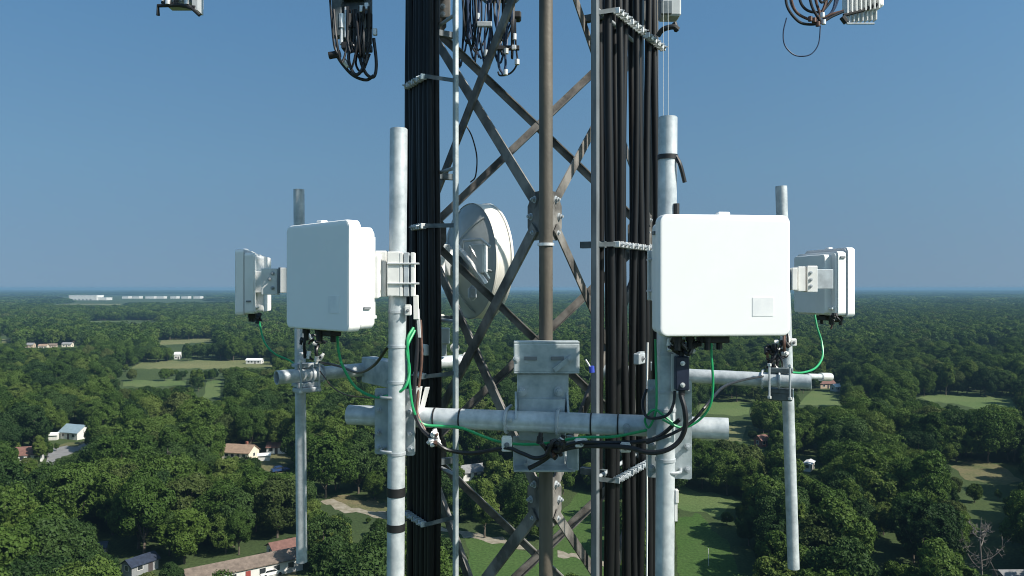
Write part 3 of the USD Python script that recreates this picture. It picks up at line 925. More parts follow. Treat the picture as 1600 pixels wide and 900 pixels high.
leg_labels = ['round brown front leg of the tower', 'left rear leg behind the cables', 'right rear leg behind the cables']
leg_paths = []
for p, lb in zip((F0, LL, RL), leg_labels):
    leg_paths.append(obj('leg', cyl(at_z(p, 0), at_z(p, ZT), 0.029 if p is F0 else 0.03, 24), 'weathered_leg_steel', tower, label=lb))
nL, nR, nB = unit([-.866, -.5, 0]), unit([.866, -.5, 0]), np.array([0, 1.0, 0])
faces = [(F0, LL, nL, 'left'), (F0, RL, nR, 'right'), (LL, RL, nB, 'back')]
for A, B, n, side in faces:
    e = unit(B - A)
    thin = .012 if side == 'left' else None
    for i in range(len(LEVEL) - 1):
        z0, z1 = LEVEL[i], LEVEL[i + 1]
        w = .058 if side == 'left' else .05 if side == 'right' else .044
        a0, b1 = at_z(A, z0 + .05) + e * .07, at_z(B, z1 - .05) - e * .07
        b0, a1 = at_z(B, z0 + .05) - e * .07, at_z(A, z1 - .05) + e * .07
        obj('brace', angle_bar(a0 + n * .004, b1 + n * .004, n, w, w * .85, flip=1 if side == 'right' else -1), 'weathered_brace_steel', tower, smooth=False)
        obj('brace', angle_bar(b0 + n * .016, a1 + n * .016, n, w, thin or w * .45, flip=1 if side != 'back' else -1), 'weathered_brace_steel', tower, smooth=False)
for p, others in ((F0, (LL, RL)), (LL, (F0, RL)), (RL, (F0, LL))):
    for z in LEVEL:
        for o in others:
            e = unit(at_z(o, 0) - at_z(p, 0))
            n = np.cross(e, Zv)
            ctr = F0 * 0 + (F0 + LL + RL) / 3
            if n @ (at_z(p, 0) - at_z(ctr, 0)) < 0:
                n = -n
            hh = .105
            pl = [(.02, -hh), (.10, -hh), (.145, -hh * .45), (.145, hh * .45), (.10, hh), (.02, hh)]
            g = obj('gusset_plate', plate(pl, at_z(p, z) + n * -.006, e, Zv, n, .009), 'weathered_brace_steel', tower, smooth=False)
            if EYE - 1.9 < z < EYE + 2:
                for q in (-.072, 0, .072):
                    obj('bolt', bolt(at_z(p, z + q) + e * (.085 if q else .115) + n * .003, n, .011, .014), 'dull_zinc', g)
obj('collar', ring_band(at(853, 382, 3.25), Zv, .029, .012, .006), 'bright_steel', tower)

# ------------------------------------------------------------------ cable ladders and cables
left_rail_d, right_rail_d = 3.7, 3.42
lr = at(712, 450, left_rail_d)
rr = at(930, 450, right_rail_d)
t = thing('cable_ladder', 'galvanized rail of the cable ladder right of the left black cable bundle', 'cable ladder', at_z(lr, 0))
obj('rail', obox(at_z(lr, EYE / 2 + 1.8), [.5, -.866, 0], [.866, .5, 0], Zv, .03, .02, EYE + 3.6, .003), 'galvanized_plate', t, smooth=False)
ez = unit([-.5, .866, 0])
lr2 = lr + ez * .52
obj('rail', obox(at_z(lr2, EYE / 2 + 1.8), [.5, -.866, 0], [.866, .5, 0], Zv, .03, .02, EYE + 3.6, .003), 'galvanized_plate', t, smooth=False)
for k in range(-3, 5):
    z = EYE - .16 + k * .74
    obj('rung', cyl(at_z(lr, z), at_z(lr2, z), .009, 10), 'dull_zinc', t)
    q = at_z(lr + ez * .3, z)
    obj('standoff', obox(q + [.06, .03, 0], [.866, .5, 0], [.5, -.866, 0], Zv, .13, .03, .03), 'antenna_dark', t, smooth=False)
t = thing('cable_ladder', 'flat dark grey rail of the cable ladder left of the right cable run', 'cable ladder', at_z(rr, 0))
obj('rail', obox(at_z(rr, EYE / 2 + 1.8), [.5, .866, 0], [.866, -.5, 0], Zv, .03, .03, EYE + 3.6, .003), 'rail_steel', t, smooth=False)
er = unit([.5, .866, 0])
rr2 = rr + er * .66 - unit([.866, -.5, 0]) * .03
obj('rail', obox(at_z(rr2, EYE / 2 + 1.8), [.5, .866, 0], [.866, -.5, 0], Zv, .03, .02, EYE + 3.6, .003), 'rail_steel', t, smooth=False)
for k in range(-3, 4):
    z = EYE + .20 + k * 1.05
    obj('rung', cyl(at_z(rr, z), at_z(rr2, z), .009, 10), 'dull_zinc', t)
    for f in (.12, .58):
        q = at_z(rr + er * f, z)
        obj('standoff', obox(q + [-.055, .03, 0], [-.866, .5, 0], [.5, .866, 0], Zv, .12, .03, .03), 'antenna_dark', t, smooth=False)

ORD = ('first', 'second', 'third', 'fourth', 'fifth', 'sixth', 'seventh', 'eighth')


def cable_line(p, amp, seed, z0, z1, r, mat_='cable_black'):
    rg = np.random.default_rng(seed)
    zs = np.linspace(z0, z1, 26)
    ph, ph2 = rg.uniform(0, 6.3, 2)
    pts = [[p[0] + amp * math.sin(z * 1.9 + ph), p[1] + amp * math.cos(z * 1.6 + ph2), z] for z in zs]
    return tube(pts, r, 12, 3)


ZC0, ZC1 = EYE - 6, EYE + 3.2
# left bundle: two layers of seven
outL = unit([-.866, -.5, 0])
for layer in range(2):
    for k in range(7):
        p = lr + ez * (.125 + k * .047 + layer * .02) + outL * (.032 + .042 * (1 - layer))
        lab = f'{ORD[k]} thick black cable of the left bundle counted from its right edge' if layer == 0 else 'thick black cable in the rear layer of the left bundle'
        c_ = obj('feeder_cable', cable_line(p, .006, 40 + layer * 10 + k, ZC0, ZC1, .0205 if k % 3 else .017), 'cable_black', label=lab, cat='cable', group='thick black cables of the left bundle')
# right run
outR = unit([.866, -.5, 0])
radii = [.019, .0165, .0185, .0155, .019, .0175, .0195]
offs = [.085, .185, .26, .39, .475, .575, .68]
for k in range(7):
    p = rr + er * offs[k] + outR * .036
    c_ = obj('feeder_cable', cable_line(p, .010, 80 + k, ZC0, ZC1, radii[k]), 'cable_black', label=f'{ORD[k]} black cable of the right run counted from the grey rail', cat='cable', group='black cables of the right run')
for k, f in enumerate((.13, .22, .32, .43, .53, .62)):
    p = rr + er * f + outR * -.035
    obj('feeder_cable', cable_line(p, .006, 95 + k, ZC0, ZC1, .016), 'cable_black', label='black cable in the rear layer of the right run', cat='cable', group='rear black cables of the right run')


def hanger(label, base, e, out, z, offs_, r, wide, mat_='bright_steel', arm=None, tall=.028):
    """A row of cable clamps on a strap: strap, one clamp per cable, and an arm to the rail."""
    a, b = base + e * (offs_[0] - .03), base + e * (offs_[-1] + .03)
    t = thing('cable_hanger', label, 'cable hanger', at_z(a, z), group='cable hangers')
    off = out * (wide)
    obj('strap', obox(at_z((a + b) / 2, z) + off, e, out, Zv, np.linalg.norm(b - a), .004, tall * .7), 'dull_zinc', t, smooth=False)
    for o in offs_:
        c = at_z(base + e * o, z) + off + out * .012
        cl = obj('clamp', join([obox(c + e * .016, e, out, Zv, .008, .03, tall, .002), obox(c - e * .016, e, out, Zv, .008, .03, tall, .002), obox(c + out * .012, e, out, Zv, .034, .006, tall * .62, .002)]), mat_, t, smooth=False)
        obj('bolt', bolt(c + out * .016, out, .006, .008), 'dull_zinc', cl)
    if arm is not None:
        obj('arm', obox((at_z(a, z) + off + arm) / 2, at_z(a, z) + off - arm, out, Zv, np.linalg.norm(at_z(a, z) + off - arm), .02, .02), 'antenna_dark', t, smooth=False)
    return t


lo_ = [.15, .21, .27, .33]
hanger('steel clamp row round the left bundle above the left front mast', lr, ez, outL, at(660, 138, 3.98)[2], lo_, .02, .098, 'bright_steel', at_z(lr, at(708, 126, 3.7)[2]))
hanger('white steel clamp row on the left bundle beside the dish', lr, ez, outL, at(660, 357, 3.92)[2], lo_[:2] + [.24], .02, .098, 'bright_steel', at_z(lr, at(708, 352, 3.7)[2]))
hanger('steel clamp row on the left bundle above the front pipe', lr, ez, outL, at(665, 583, 3.9)[2], lo_[:2], .02, .098, 'bright_steel', at_z(lr, at(708, 583, 3.7)[2]))
hanger('dull clamp row round the left bundle below the front pipe', lr, ez, outL, at(660, 804, 3.92)[2], lo_, .02, .098, 'dull_zinc', at_z(lr, at(712, 808, 3.7)[2]))
ro_ = [.085, .135, .185, .26, .325, .39, .475, .525, .575, .63, .68]
hanger('chain of bright steel clamps across the top of the right cable run', rr, er, outR, at(950, 20, 3.47)[2], ro_, .02, .062, 'bright_steel', at_z(rr, at(930, 20, 3.42)[2]))
hanger('chain of bright steel clamps across the right cable run left of the white radio', rr, er, outR, at(950, 382, 3.47)[2], ro_, .02, .062, 'bright_steel', at_z(rr, at(930, 382, 3.42)[2]))
hanger('chain of dull clamps across the right cable run below the front pipe', rr, er, outR, at(950, 748, 3.47)[2], ro_, .02, .062, 'dull_zinc', at_z(rr, at(930, 748, 3.42)[2]))


def block(name, label, cat, c, x, y, z, s, m, hole=True, hm='seam_dark', group=None):
    """A small clamp block with a bolt in its face."""
    t = thing(name, label, cat, c, group=group)
    obj('body', obox(c, x, y, z, *s, min(s) * .12), m, t, smooth=False)
    if hole:
        n = np.cross(unit(x), unit(z)); n = n if n[1] < 0 else -n
        obj('bolt', bolt(c + n * s[1] / 2, n, min(s[0], s[2]) * .17, .006), hm, t)
        obj('lip', obox(c + n * s[1] * .2 + unit(z) * s[2] * .55, x, y, z, s[0] * .8, s[1] * .5, s[2] * .12), m, t, smooth=False)
    return t


X, Y, Z = np.eye(3)
block('cable_clamp', 'square white cable clamp on the left bundle above the front pipe', 'cable clamp', at(665, 547, 3.80), ez, outL, Z, (.05, .03, .05), 'white_bracket')
block('cable_clamp', 'grey cable clamp on the right cable run left of the right mast bracket', 'cable clamp', at(999, 560, 3.50), er, outR, Z, (.075, .03, .05), 'dull_zinc')


# ------------------------------------------------------------------ antenna mounts
PR = .0415
pa, pb = at(545, 648, 3.26), at(1138, 670, 2.95)
pd = unit(pb - pa)
pn = unit(np.cross(pd, Z)); pn = pn if pn[1] < 0 else -pn           # towards the camera
pu = unit(np.cross(pd, pn)); pu = pu if pu[2] > 0 else -pu


def on_pipe(px):
    """Point of the front pipe's axis at a pixel column."""
    k = (px - 800) / FPX
    s = (k * pa[1] - pa[0]) / (pd[0] - k * pd[1])
    return pa + pd * s


mount = thing('antenna_mount', 'front antenna mount with a long horizontal galvanized pipe bolted to the front leg', 'antenna mount', at_z(on_pipe(850), EYE - .53), group='antenna mounts')
front_pipe = obj('horizontal_pipe', pipe(pa, pb, PR, PR - .005), 'galvanized_steel', mount)
# bracket on the leg
c = at(854, 559, 3.14)
top = obj('clamp_plate', [obox(c + [0, 0, .0], X, Y, Z, .268, .012, .115, .003), obox(c + [0, .03, .062], X, Y, Z, .268, .07, .010, .002), obox(c + [0, .03, -.060], X, Y, Z, .268, .07, .008, .002)], 'galvanized_plate', mount, smooth=False)
for px_ in (829, 871):
    obj('slot', obox(at(px_, 560, 3.131), X, Y, Z, .052, .006, .015), 'seam_dark', top, smooth=False)
for px_ in (807, 889):
    obj('bolt', bolt(at(px_, 561, 3.134), -Y, .010, .02), 'dull_zinc', top)
obj('brace_strip', obox(at(880, 568, 3.125), unit([1, 0, .75]), Y, np.cross(unit([1, 0, .75]), Y), .09, .012, .02), 'galvanized_plate', top, smooth=False)
c = at(848, 615, 3.165)
mid_ = obj('bracket_box', [obox(c, X, Y, Z, .212, .014, .165, .003), obox(c + [-.10, .06, 0], Y, X, Z, .12, .010, .165), obox(c + [.10, .06, 0], Y, X, Z, .12, .010, .165)], 'galvanized_plate', mount, smooth=False)
for px_ in (816, 873):
    obj('bolt', bolt(at(px_, 611, 3.155), -Y, .014, .024), 'dull_zinc', mid_)
for px_ in (806, 886):
    obj('rib', plate([(0, -.02), (.10, -.02), (.10, .075)], at(px_, 640, 3.165) + [-.004, -.105, 0], Y, Z, X, .008), 'galvanized_plate', mid_, smooth=False)
low = obj('lower_bracket', [obox(at(842, 706, 3.20), X, Y, Z, .215, .012, .13, .003), obox(at(850, 731, 3.16), X, Y, Z, .25, .11, .010, .003), obox(at(895, 707, 3.10), unit([.5, -.8, 0]), unit([.8, .5, 0]), Z, .07, .01, .13)], 'galvanized_plate', mount, smooth=False)
obj('saddle', obox(on_pipe(848) + [0, .055, 0], pd, pn, pu, .19, .03, .17), 'galvanized_plate', mount, smooth=False)
for px_ in (792, 872):
    obj('u_bolt', ubolt(on_pipe(px_), pd, -pn, PR + .006, .09, .0065), 'dull_zinc', mount)
for px_ in (720, 680, 924, 966):
    obj('pipe_strap', ring_band(on_pipe(px_), pd, PR, .006, .003), 'rubber_black', mount)
obj('bolt', bolt(on_pipe(980) - pn * -.042, pn, .010, .012), 'dull_zinc', mount)
obj('bolt', bolt(on_pipe(980) - pn * -.040 - pu * .02, pn, .008, .012), 'dull_zinc', mount)
obj('bolt', bolt(on_pipe(800) - pn * -.042 + pu * .01, pn, .006, .008), 'dull_zinc', mount)
obj('bolt', bolt(on_pipe(985) + pu * .04 + pd * .09, pn, .006, .008), 'bright_steel', mount)
# leg clamp behind
obj('leg_clamp', [obox(at_z(F0, EYE - z_) + [0, .045, 0], X, Y, Z, .20, .016, .08, .003) for z_ in (.30, .72)], 'galvanized_plate', mount, smooth=False)
for z_ in (.30, .72):
    for s_ in (-.085, .085):
        obj('threaded_rod', cyl(at_z(F0, EYE - z_) + [s_, .08, 0], at_z(F0, EYE - z_) + [s_, -.12, 0], .007, 10), 'dull_zinc', mount)


def crossover(pm, label_part, w=.16, h=.30, parent=mount, sidew=0):
    """The plate that clamps a mast to the horizontal pipe: plate and bolts."""
    q = obj('crossover_plate', plate(rrect(w, h, .008, 2), pm + pn * .003 - pu * h * 0, pd, Z, pn, .010), 'galvanized_plate', parent, smooth=False, label=label_part)
    for sx in (-1, 1):
        for sz in (-.40, -.17, .17, .40):
            obj('bolt', bolt(pm + pn * .013 + pd * sx * w * .40 + Z * sz * h, pn, .009, .014), 'dull_zinc', q)
    for sz in (-.40, .40):
        obj('u_bolt', ubolt(pm + pn * (.013 + MR) + Z * sz * h, Z, -pn, MR + .006, .07, .006), 'dull_zinc', parent)
    return q


MR = .0355
pmL = on_pipe(624) + pn * (PR + .004)
pmR = on_pipe(1046) + pn * (PR + .004)
crossover(pmL - Z * .012, 'plate behind the left front mast', .172, .272)
crossover(pmR - Z * .0, 'plate behind the right front mast', .168, .375)
# small angle bracket standing on the pipe by the left mast
obj('angle_bracket', [obox(at(652, 628, 3.18), X, Y, unit([.12, 0, 1]), .022, .05, .125), obox(at(662, 628, 3.20), X, Y, unit([.25, 0, 1]), .018, .03, .125)], 'white_bracket', mount, smooth=False)

lmast_d, rmast_d = pmL[1] - .06, pmR[1] - .06
mast = thing('mast_pipe', 'left front vertical galvanized mast pipe with two black tape bands', 'mast', at_z(at(618, 900, lmast_d), EYE - 2.0), group='vertical mast pipes')
mp0, mp1 = at(616.5, 1100, lmast_d), at(623, 202, lmast_d)
obj('pipe', pipe(mp0, mp1, MR, MR - .004), 'galvanized_steel', mast)
obj('top_cap', cyl(mp1 - [0, 0, .004], mp1 + [0, 0, .003], MR - .003, 24), 'dull_zinc', mast)
md = unit(mp1 - mp0)


def on_line(a, b, py):
    f = (py - (450 - (a[2] - EYE) * FPX / a[1])) / ((450 - (b[2] - EYE) * FPX / b[1]) - (450 - (a[2] - EYE) * FPX / a[1]))
    return a + (b - a) * f


for py_, w_, m_ in ((768, .036, 'tape_black'), (823, .030, 'tape_black')):
    obj('tape_band', ring_band(on_line(mp0, mp1, py_), md, MR, w_, .002), m_, mast)
for py_ in (487, 541, 597, 708):
    obj('hose_clamp', ring_band(on_line(mp0, mp1, py_), md, MR, .011, .003), 'dull_zinc', mast)
mastR = thing('mast_pipe', 'right front vertical galvanized mast pipe behind the big white radio', 'mast', at_z(at(1040, 900, rmast_d), EYE - 2.0), group='vertical mast pipes')
mq0, mq1 = at(1037, 1100, rmast_d), at(1043.5, 184, rmast_d)
obj('pipe', pipe(mq0, mq1, MR, MR - .004), 'galvanized_steel', mastR)
obj('top_cap', cyl(mq1 - [0, 0, .004], mq1 + [0, 0, .003], MR - .003, 24), 'dull_zinc', mastR)
for py_ in (246,):
    obj('tape_band', ring_band(on_line(mq0, mq1, py_), md, MR, .018, .003), 'tape_black', mastR)
for py_ in (553, 612, 640, 718):
    obj('hose_clamp', ring_band(on_line(mq0, mq1, py_), md, MR, .011, .003), 'dull_zinc', mastR)
obj('loose_strap', tube([at(1056, 244, rmast_d - .02), at(1063, 258, rmast_d - .03), at(1070, 285, rmast_d - .02)], .008, 8), 'tape_black', mastR)
obj('step_bolt', join([cyl(at(1057, 335, rmast_d - .03), at(1057, 318, rmast_d - .03), .011, 10), cyl(at(1057, 324, rmast_d - .03), at(1049, 324, rmast_d), .006, 8)]), 'rubber_black', mastR)
obj('ground_lug', join([obox(at(1057, 775, rmast_d - .01), X, Y, Z, .012, .02, .05, .002), obox(at(1056, 795, rmast_d - .01), X, Y, Z, .010, .012, .09)]), 'white_bracket', mastR, smooth=False)


def rear_mount(label, a, b, clamp_px, leg, plane_n):
    t = thing('antenna_mount', label, 'antenna mount', at_z((a + b) / 2, EYE - .6), group='antenna mounts')
    d = unit(b - a)
    hp = obj('horizontal_pipe', pipe(a, b, PR, PR - .005), 'galvanized_steel', t)
    n = unit(np.cross(d, Z)); n = n if n[1] < 0 else -n
    for px_ in clamp_px:
        k = (px_ - 800) / FPX
        s = (k * a[1] - a[0]) / (d[0] - k * d[1])
        c = a + d * s
        obj('pipe_strap', ring_band(c, d, PR, .012, .005), 'dull_zinc', t)
        obj('u_bolt', ubolt(c, d, -n, PR + .006, .08, .006), 'dull_zinc', t)
    # arm to the leg
    q = a + d * np.clip((at_z(leg, a[2]) - a) @ d, .2, np.linalg.norm(b - a) - .1)
    L = at_z(leg, a[2])
    obj('arm', obox((q + L) / 2, q - L, np.cross(Z, q - L), Z, np.linalg.norm(q - L), .09, .16, .004), 'galvanized_plate', t, smooth=False)
    obj('leg_clamp', [obox(L + Z * z_, q - L, np.cross(Z, q - L), Z, .10, .14, .05, .004) for z_ in (-.08, .08)], 'galvanized_plate', t, smooth=False)
    return t, d, n


la, lb = at(432, 590, 4.50), at(722, 563, 5.35)
rmL, ldir, ln = rear_mount('left rear antenna mount whose pipe points out at the left', la, lb, (486, 503), LL, None)
ra, rb = at(1268, 597, 4.28), at(935, 580, 4.75)
rmR, rdir, rn = rear_mount('right rear antenna mount whose pipe points out at the right', ra, rb, (1191, 1218), RL, None)
obj('bolt', join([bolt(lb + [.03, -.02, .03], [.3, -1, 0], .02, .04), bolt(lb + [-.05, -.02, .09], [.3, -1, 0], .022, .05)]), 'bright_steel', rmL)
obj('tail_pipe', pipe(at(1262, 588, 4.36), at(1296, 589, 4.5), .016, .012, 16), 'galvanized_steel', rmR)
obj('tail_cap', cyl(at(1282, 589, 4.44), at(1297, 589, 4.5), .024, 16), 'bright_steel', rmR)

BR = .033
blm = thing('mast_pipe', 'left rear vertical galvanized mast pipe between the two left radios', 'mast', at_z(at(471, 878, 4.72), at(471, 878, 4.72)[2]), group='vertical mast pipes')
b0, b1 = at(471.5, 878, 4.72), at(467, 296, 4.72)
obj('pipe', pipe(b0, b1, BR, BR - .004), 'galvanized_steel', blm)
brm = thing('mast_pipe', 'right rear vertical galvanized mast pipe right of the big white radio', 'mast', at_z(at(1240, 888, 4.48), at(1240, 888, 4.48)[2]), group='vertical mast pipes')
r0, r1 = at(1240, 888, 4.48), at(1220.5, 291, 4.48)
obj('pipe', pipe(r0, r1, BR, BR - .004), 'galvanized_steel', brm)


def mast_clamp(parent, c, d, n, w, m_):
    """Two bars with rods that hold a mast against the pipe, above and below it."""
    for s in (-1, 1):
        o = c + Z * s * .058
        obj('clamp_bar', [obox(o - n * .02, d, n, Z, w, .08, .018, .002), obox(o + n * .02, d, n, Z, w, .008, .026, .002)], m_, parent, smooth=False)
    for q in (-.42, .42):
        obj('threaded_rod', cyl(c + d * q * w - Z * .10 + n * .052, c + d * q * w + Z * .10 + n * .052, .006, 8), 'dull_zinc', parent)
        for s in (-1, 1):
            obj('nut', cyl(c + d * q * w + Z * s * .084 + n * .052, c + d * q * w + Z * s * .098 + n * .052, .012, 6), 'bright_steel', parent)


k = (479 - 800) / FPX
cL = la + ldir * ((k * la[1] - la[0]) / (ldir[0] - k * ldir[1]))
mast_clamp(rmL, cL, ldir, ln, .14, 'dull_zinc')
k = (1219 - 800) / FPX
cR = ra + rdir * ((k * ra[1] - ra[0]) / (rdir[0] - k * rdir[1]))
mast_clamp(rmR, cR, rdir, rn, .13, 'antenna_dark')
obj('lower_bracket', [obox(cR - Z * .088 - rn * .03, rdir, rn, Z, .13, .10, .05, .006)], 'antenna_dark', rmR, smooth=False)
obj('lower_bracket', [obox(cL - Z * .088, ldir, ln, Z, .14, .10, .03, .006)], 'dull_zinc', rmL, smooth=False)

# ------------------------------------------------------------------ radios
RW, RH = .482, .433


def radio(label, fc, n, back='panel', sticker=True, conn=4):
    """A white outdoor radio unit; fc is the centre of its front, n the way it faces."""
    t = thing('radio_unit', label, 'radio unit', fc - Z * RH / 2, group='white radio units')
    n = unit(n)
    v = -n
    u = unit(np.cross(v, Z))
    obj('radome', slab(RW, RH, .028, .052, .010, fc, u, Z, v), 'white_plastic', t, smooth=40)
    obj('seam', slab(RW - .016, RH - .012, .024, .008, .001, fc + v * .052, u, Z, v), 'seam_light', t, smooth=40)
    h = obj('housing', slab(RW - .012, RH - .034, .022, .055, .004, fc + v * .060 - Z * .008, u, Z, v), 'white_casting', t, smooth=40)
    obj('back_panel', slab(RW - .03, RH - .052, .018, .012, .001, fc + v * .115 - Z * .010, u, Z, v), 'white_casting', t, smooth=40)
    for q in np.linspace(-.2, .2, 11):
        if back == 'panel' and abs(q) > .075:
            obj('cooling_fin', obox(fc + v * .137 + u * q - Z * .0, u, v, Z, .005, .022, RH - .12), 'white_casting', t, smooth=False)
    obj('ledge', obox(fc + v * .133 - Z * (RH / 2 - .055), u, v, Z, RW - .05, .024, .012), 'white_casting', t, smooth=False)
    obj('lifting_lug', obox(fc + v * .030 + Z * (RH / 2 + .004), u, v, Z, .045, .03, .014, .004), 'white_plastic', t, smooth=False)
    obj('hinge_pin', obox(fc + v * .085 - u * (RW / 2 - .004) + Z * .155, u, v, Z, .010, .03, .012), 'seam_dark', h, smooth=False)
    obj('hinge_pin', obox(fc + v * .085 + u * (RW / 2 - .004) - Z * .125, u, v, Z, .010, .03, .010), 'seam_dark', h, smooth=False)
    if back != 'panel':
        obj('rear_cover', slab(.36, .37, .02, .045, .004, fc + v * .172 - Z * .012, u, Z, n), 'white_casting', t, smooth=40)
    if sticker:
        obj('sticker', slab(.078, .068, .002, .0012, .0002, fc + n * .0012 + u * (RW / 2 - .105) - Z * (RH / 2 - .105), u, Z, v), 'sticker_grey', t, smooth=False)
    for i in range(conn):
        q = fc + v * (.05 + .028 * (i % 2)) + u * (-.16 + .055 * i) - Z * (RH / 2 + .0)
        obj('connector', join([cyl(q + Z * .015, q - Z * .022, .016, 12), cyl(q - Z * .022, q - Z * .052, .011, 10)]), 'rubber_black', t)
    obj('cable_gland', join([obox(fc + v * .075 + u * (-.02) - Z * (RH / 2 + .012), u, v, Z, .11, .05, .03, .004)]), 'rubber_black', t, smooth=False)
    return t, u, v, fc


def corner_center(p_edge, u, side):
    return p_edge + u * side * RW / 2


# right front
gR = math.radians(6)
nRf = np.array([math.sin(gR), -math.cos(gR), 0]); uRf = np.array([math.cos(gR), math.sin(gR), 0])
eR = at(1031, 430, 2.70)
fcR = eR + uRf * RW / 2; fcR[2] = EYE + (.268 - .165) / 2 - .007
tR, u_, v_, f_ = radio('big blank white radio unit in front of the right front mast', fcR, nRf)
mc = on_line(mq0, mq1, 430)
obj('mount_bracket', [obox(fcR + v_ * .16 - u_ * .16, u_, v_, Z, .12, .04, .19, .004), obox(mc + [0, .045, 0], X, Y, Z, .13, .012, .19, .003)], 'white_bracket', tR, smooth=False)
for s_ in (-.06, .06):
    for z_ in (-.06, .06):
        obj('threaded_rod', cyl(mc + [s_, .07, z_], mc + [s_, -.09, z_], .005, 8), 'dull_zinc', tR)
# left front
gL = math.radians(45)
nLf = np.array([-math.sin(gL), -math.cos(gL), 0]); uLf = np.array([math.cos(gL), -math.sin(gL), 0])
eL = at(545, 430, 2.93)
fcL = eL - uLf * RW / 2; fcL[2] = EYE + (450 - 431) / FPX * 2.96
tL, u_, v_, f_ = radio('white radio unit with a shaded face left of the left front mast', fcL, nLf)
mc = on_line(mp0, mp1, 428)
arm0 = fcL + v_ * .15 + u_ * .20
bd = lmast_d - MR - .012
br = obj('mount_bracket', [obox(at(598, 428, 3.13), X, Y, Z, .045, .09, .185, .003), obox(at(615, 428, bd), X, Y, Z, .050, .012, .178, .003)], 'white_bracket', tL, smooth=False)
obj('mount_arm', obox((arm0 + at(597, 428, 3.16)) / 2, at(597, 428, 3.16) - arm0, np.cross(Z, at(597, 428, 3.16) - arm0), Z, np.linalg.norm(at(597, 428, 3.16) - arm0) + .05, .04, .17, .003), 'white_bracket', tL, smooth=False)
for px_, w_ in ((628, .012), (636, .02), (646, .014)):
    obj('clamp_plate', obox(at(px_, 429, bd + .02), X, Y, Z, w_, .055, .175, .002), 'dull_zinc' if px_ == 636 else 'white_bracket', tL, smooth=False)
for py_ in (412, 443):
    obj('threaded_rod', cyl(at(605, py_, bd - .01), at(655, py_, bd - .01), .004, 8), 'bright_steel', tL)
block('cable_clamp', 'small white clamp on the left front mast below the radio bracket', 'cable clamp', at(638, 485, 3.08), X, Y, Z, (.025, .03, .04), 'white_bracket')
t = thing('earth_bar', 'narrow white bar beside the left front mast below the radio bracket', 'bar', at(651, 520, 3.14))
obj('bar', obox(at(650, 480, 3.14), X, Y, unit([-.02, 0, 1]), .022, .012, .10, .002), 'white_bracket', t, smooth=False)
obj('lower_bar', obox(at(654, 505, 3.15), X, Y, unit([-.06, 0, 1]), .014, .010, .12, .002), 'bright_steel', t, smooth=False)
# left rear
nLb = unit([-.985, -.17, 0])
fcLb = at(366, 440, 4.80)
fcLb = fcLb + np.array([0, .30, 0]); fcLb = at(364, 441, 5.12)
tLb, u_, v_, f_ = radio('small looking white radio unit far left facing away', fcLb + [0.02, 0.1, 0], nLb, 'white')
f_ = fcLb + [0.02, 0.1, 0]
mc = on_line(b0, b1, 440)
br = obj('mount_bracket', [obox(at(423, 440, 4.82), X, Y, Z, .10, .06, .165, .003)], 'white_bracket', tLb, smooth=False)
for py_ in (427, 436, 450):
    obj('bolt', bolt(at(426 if py_ != 436 else 421, py_, 4.785), -Y, .008, .01), 'dull_zinc', br)
obj('gap_plate', obox(at(438.5, 438, 4.80), X, Y, Z, .010, .06, .16), 'seam_dark', tLb, smooth=False)
obj('mast_clamp', [obox(at(447, 438, 4.76), X, Y, Z, .055, .07, .155, .003)], 'white_bracket', tLb, smooth=False)
obj('mount_arm', obox((f_ + v_ * .14 + at(423, 440, 4.86)) / 2, X, Y, Z, .26, .05, .14, .003), 'white_bracket', tLb, smooth=False)
# right rear
nRb = unit([.985, .17, 0])
fcRb = at(1327, 441, 4.75) + [0, .24, 0]
tRb, u_, v_, f_ = radio('white radio unit seen from its grey back right of the right rear mast', fcRb, nRb, 'grey')
br = obj('mount_bracket', [obox(at(1266, 436, 4.55), X, Y, Z, .060, .07, .155, .003)], 'white_bracket', tRb, smooth=False)
for py_ in (426, 437, 447):
    obj('bolt', bolt(at(1267, py_, 4.513), -Y, .007, .01), 'dull_zinc', br)
obj('gap_plate', obox(at(1256, 436, 4.56), X, Y, Z, .010, .06, .15), 'seam_dark', tRb, smooth=False)
obj('mast_clamp', [obox(at(1249, 436, 4.53), X, Y, Z, .042, .08, .145, .003), obox(at(1237, 436, 4.50), X, Y, Z, .03, .10, .13, .003)], 'white_bracket', tRb, smooth=False)
obj('mount_arm', obox(at(1280, 436, 4.66), X, unit([.2, .98, 0]), Z, .16, .05, .12, .003), 'dull_zinc', tRb, smooth=False)

# ------------------------------------------------------------------ dish behind the tower
da = unit([.87, .49, 0])
dc = at(733, 408, 4.95)
dr = .36
dish = thing('microwave_dish', 'round white microwave dish seen from behind left of the front leg', 'dish', dc - Z * dr)
u_, w_ = unit(np.cross(Z, da)), Z
prof = [(.0, -.135), (.10, -.128), (.2, -.10), (.29, -.055), (.345, -.01), (.365, .0), (.372, .012)]


def lathe(prof, c, axis, n=56):
    a = unit(axis); x = unit(np.cross(Z, a)); y = np.cross(a, x)
    ang = np.linspace(0, 2 * np.pi, n, endpoint=False)
    V = np.vstack([[c + a * h + r_ * (math.cos(q) * x + math.sin(q) * y) for q in ang] for r_, h in prof])
    F = []
    for k in range(len(prof) - 1):
        for i in range(n):
            j = (i + 1) % n
            F += [[k * n + i, k * n + j, (k + 1) * n + j], [k * n + i, (k + 1) * n + j, (k + 1) * n + i]]
    m = trimesh.Trimesh(V, F, process=False)
    return m


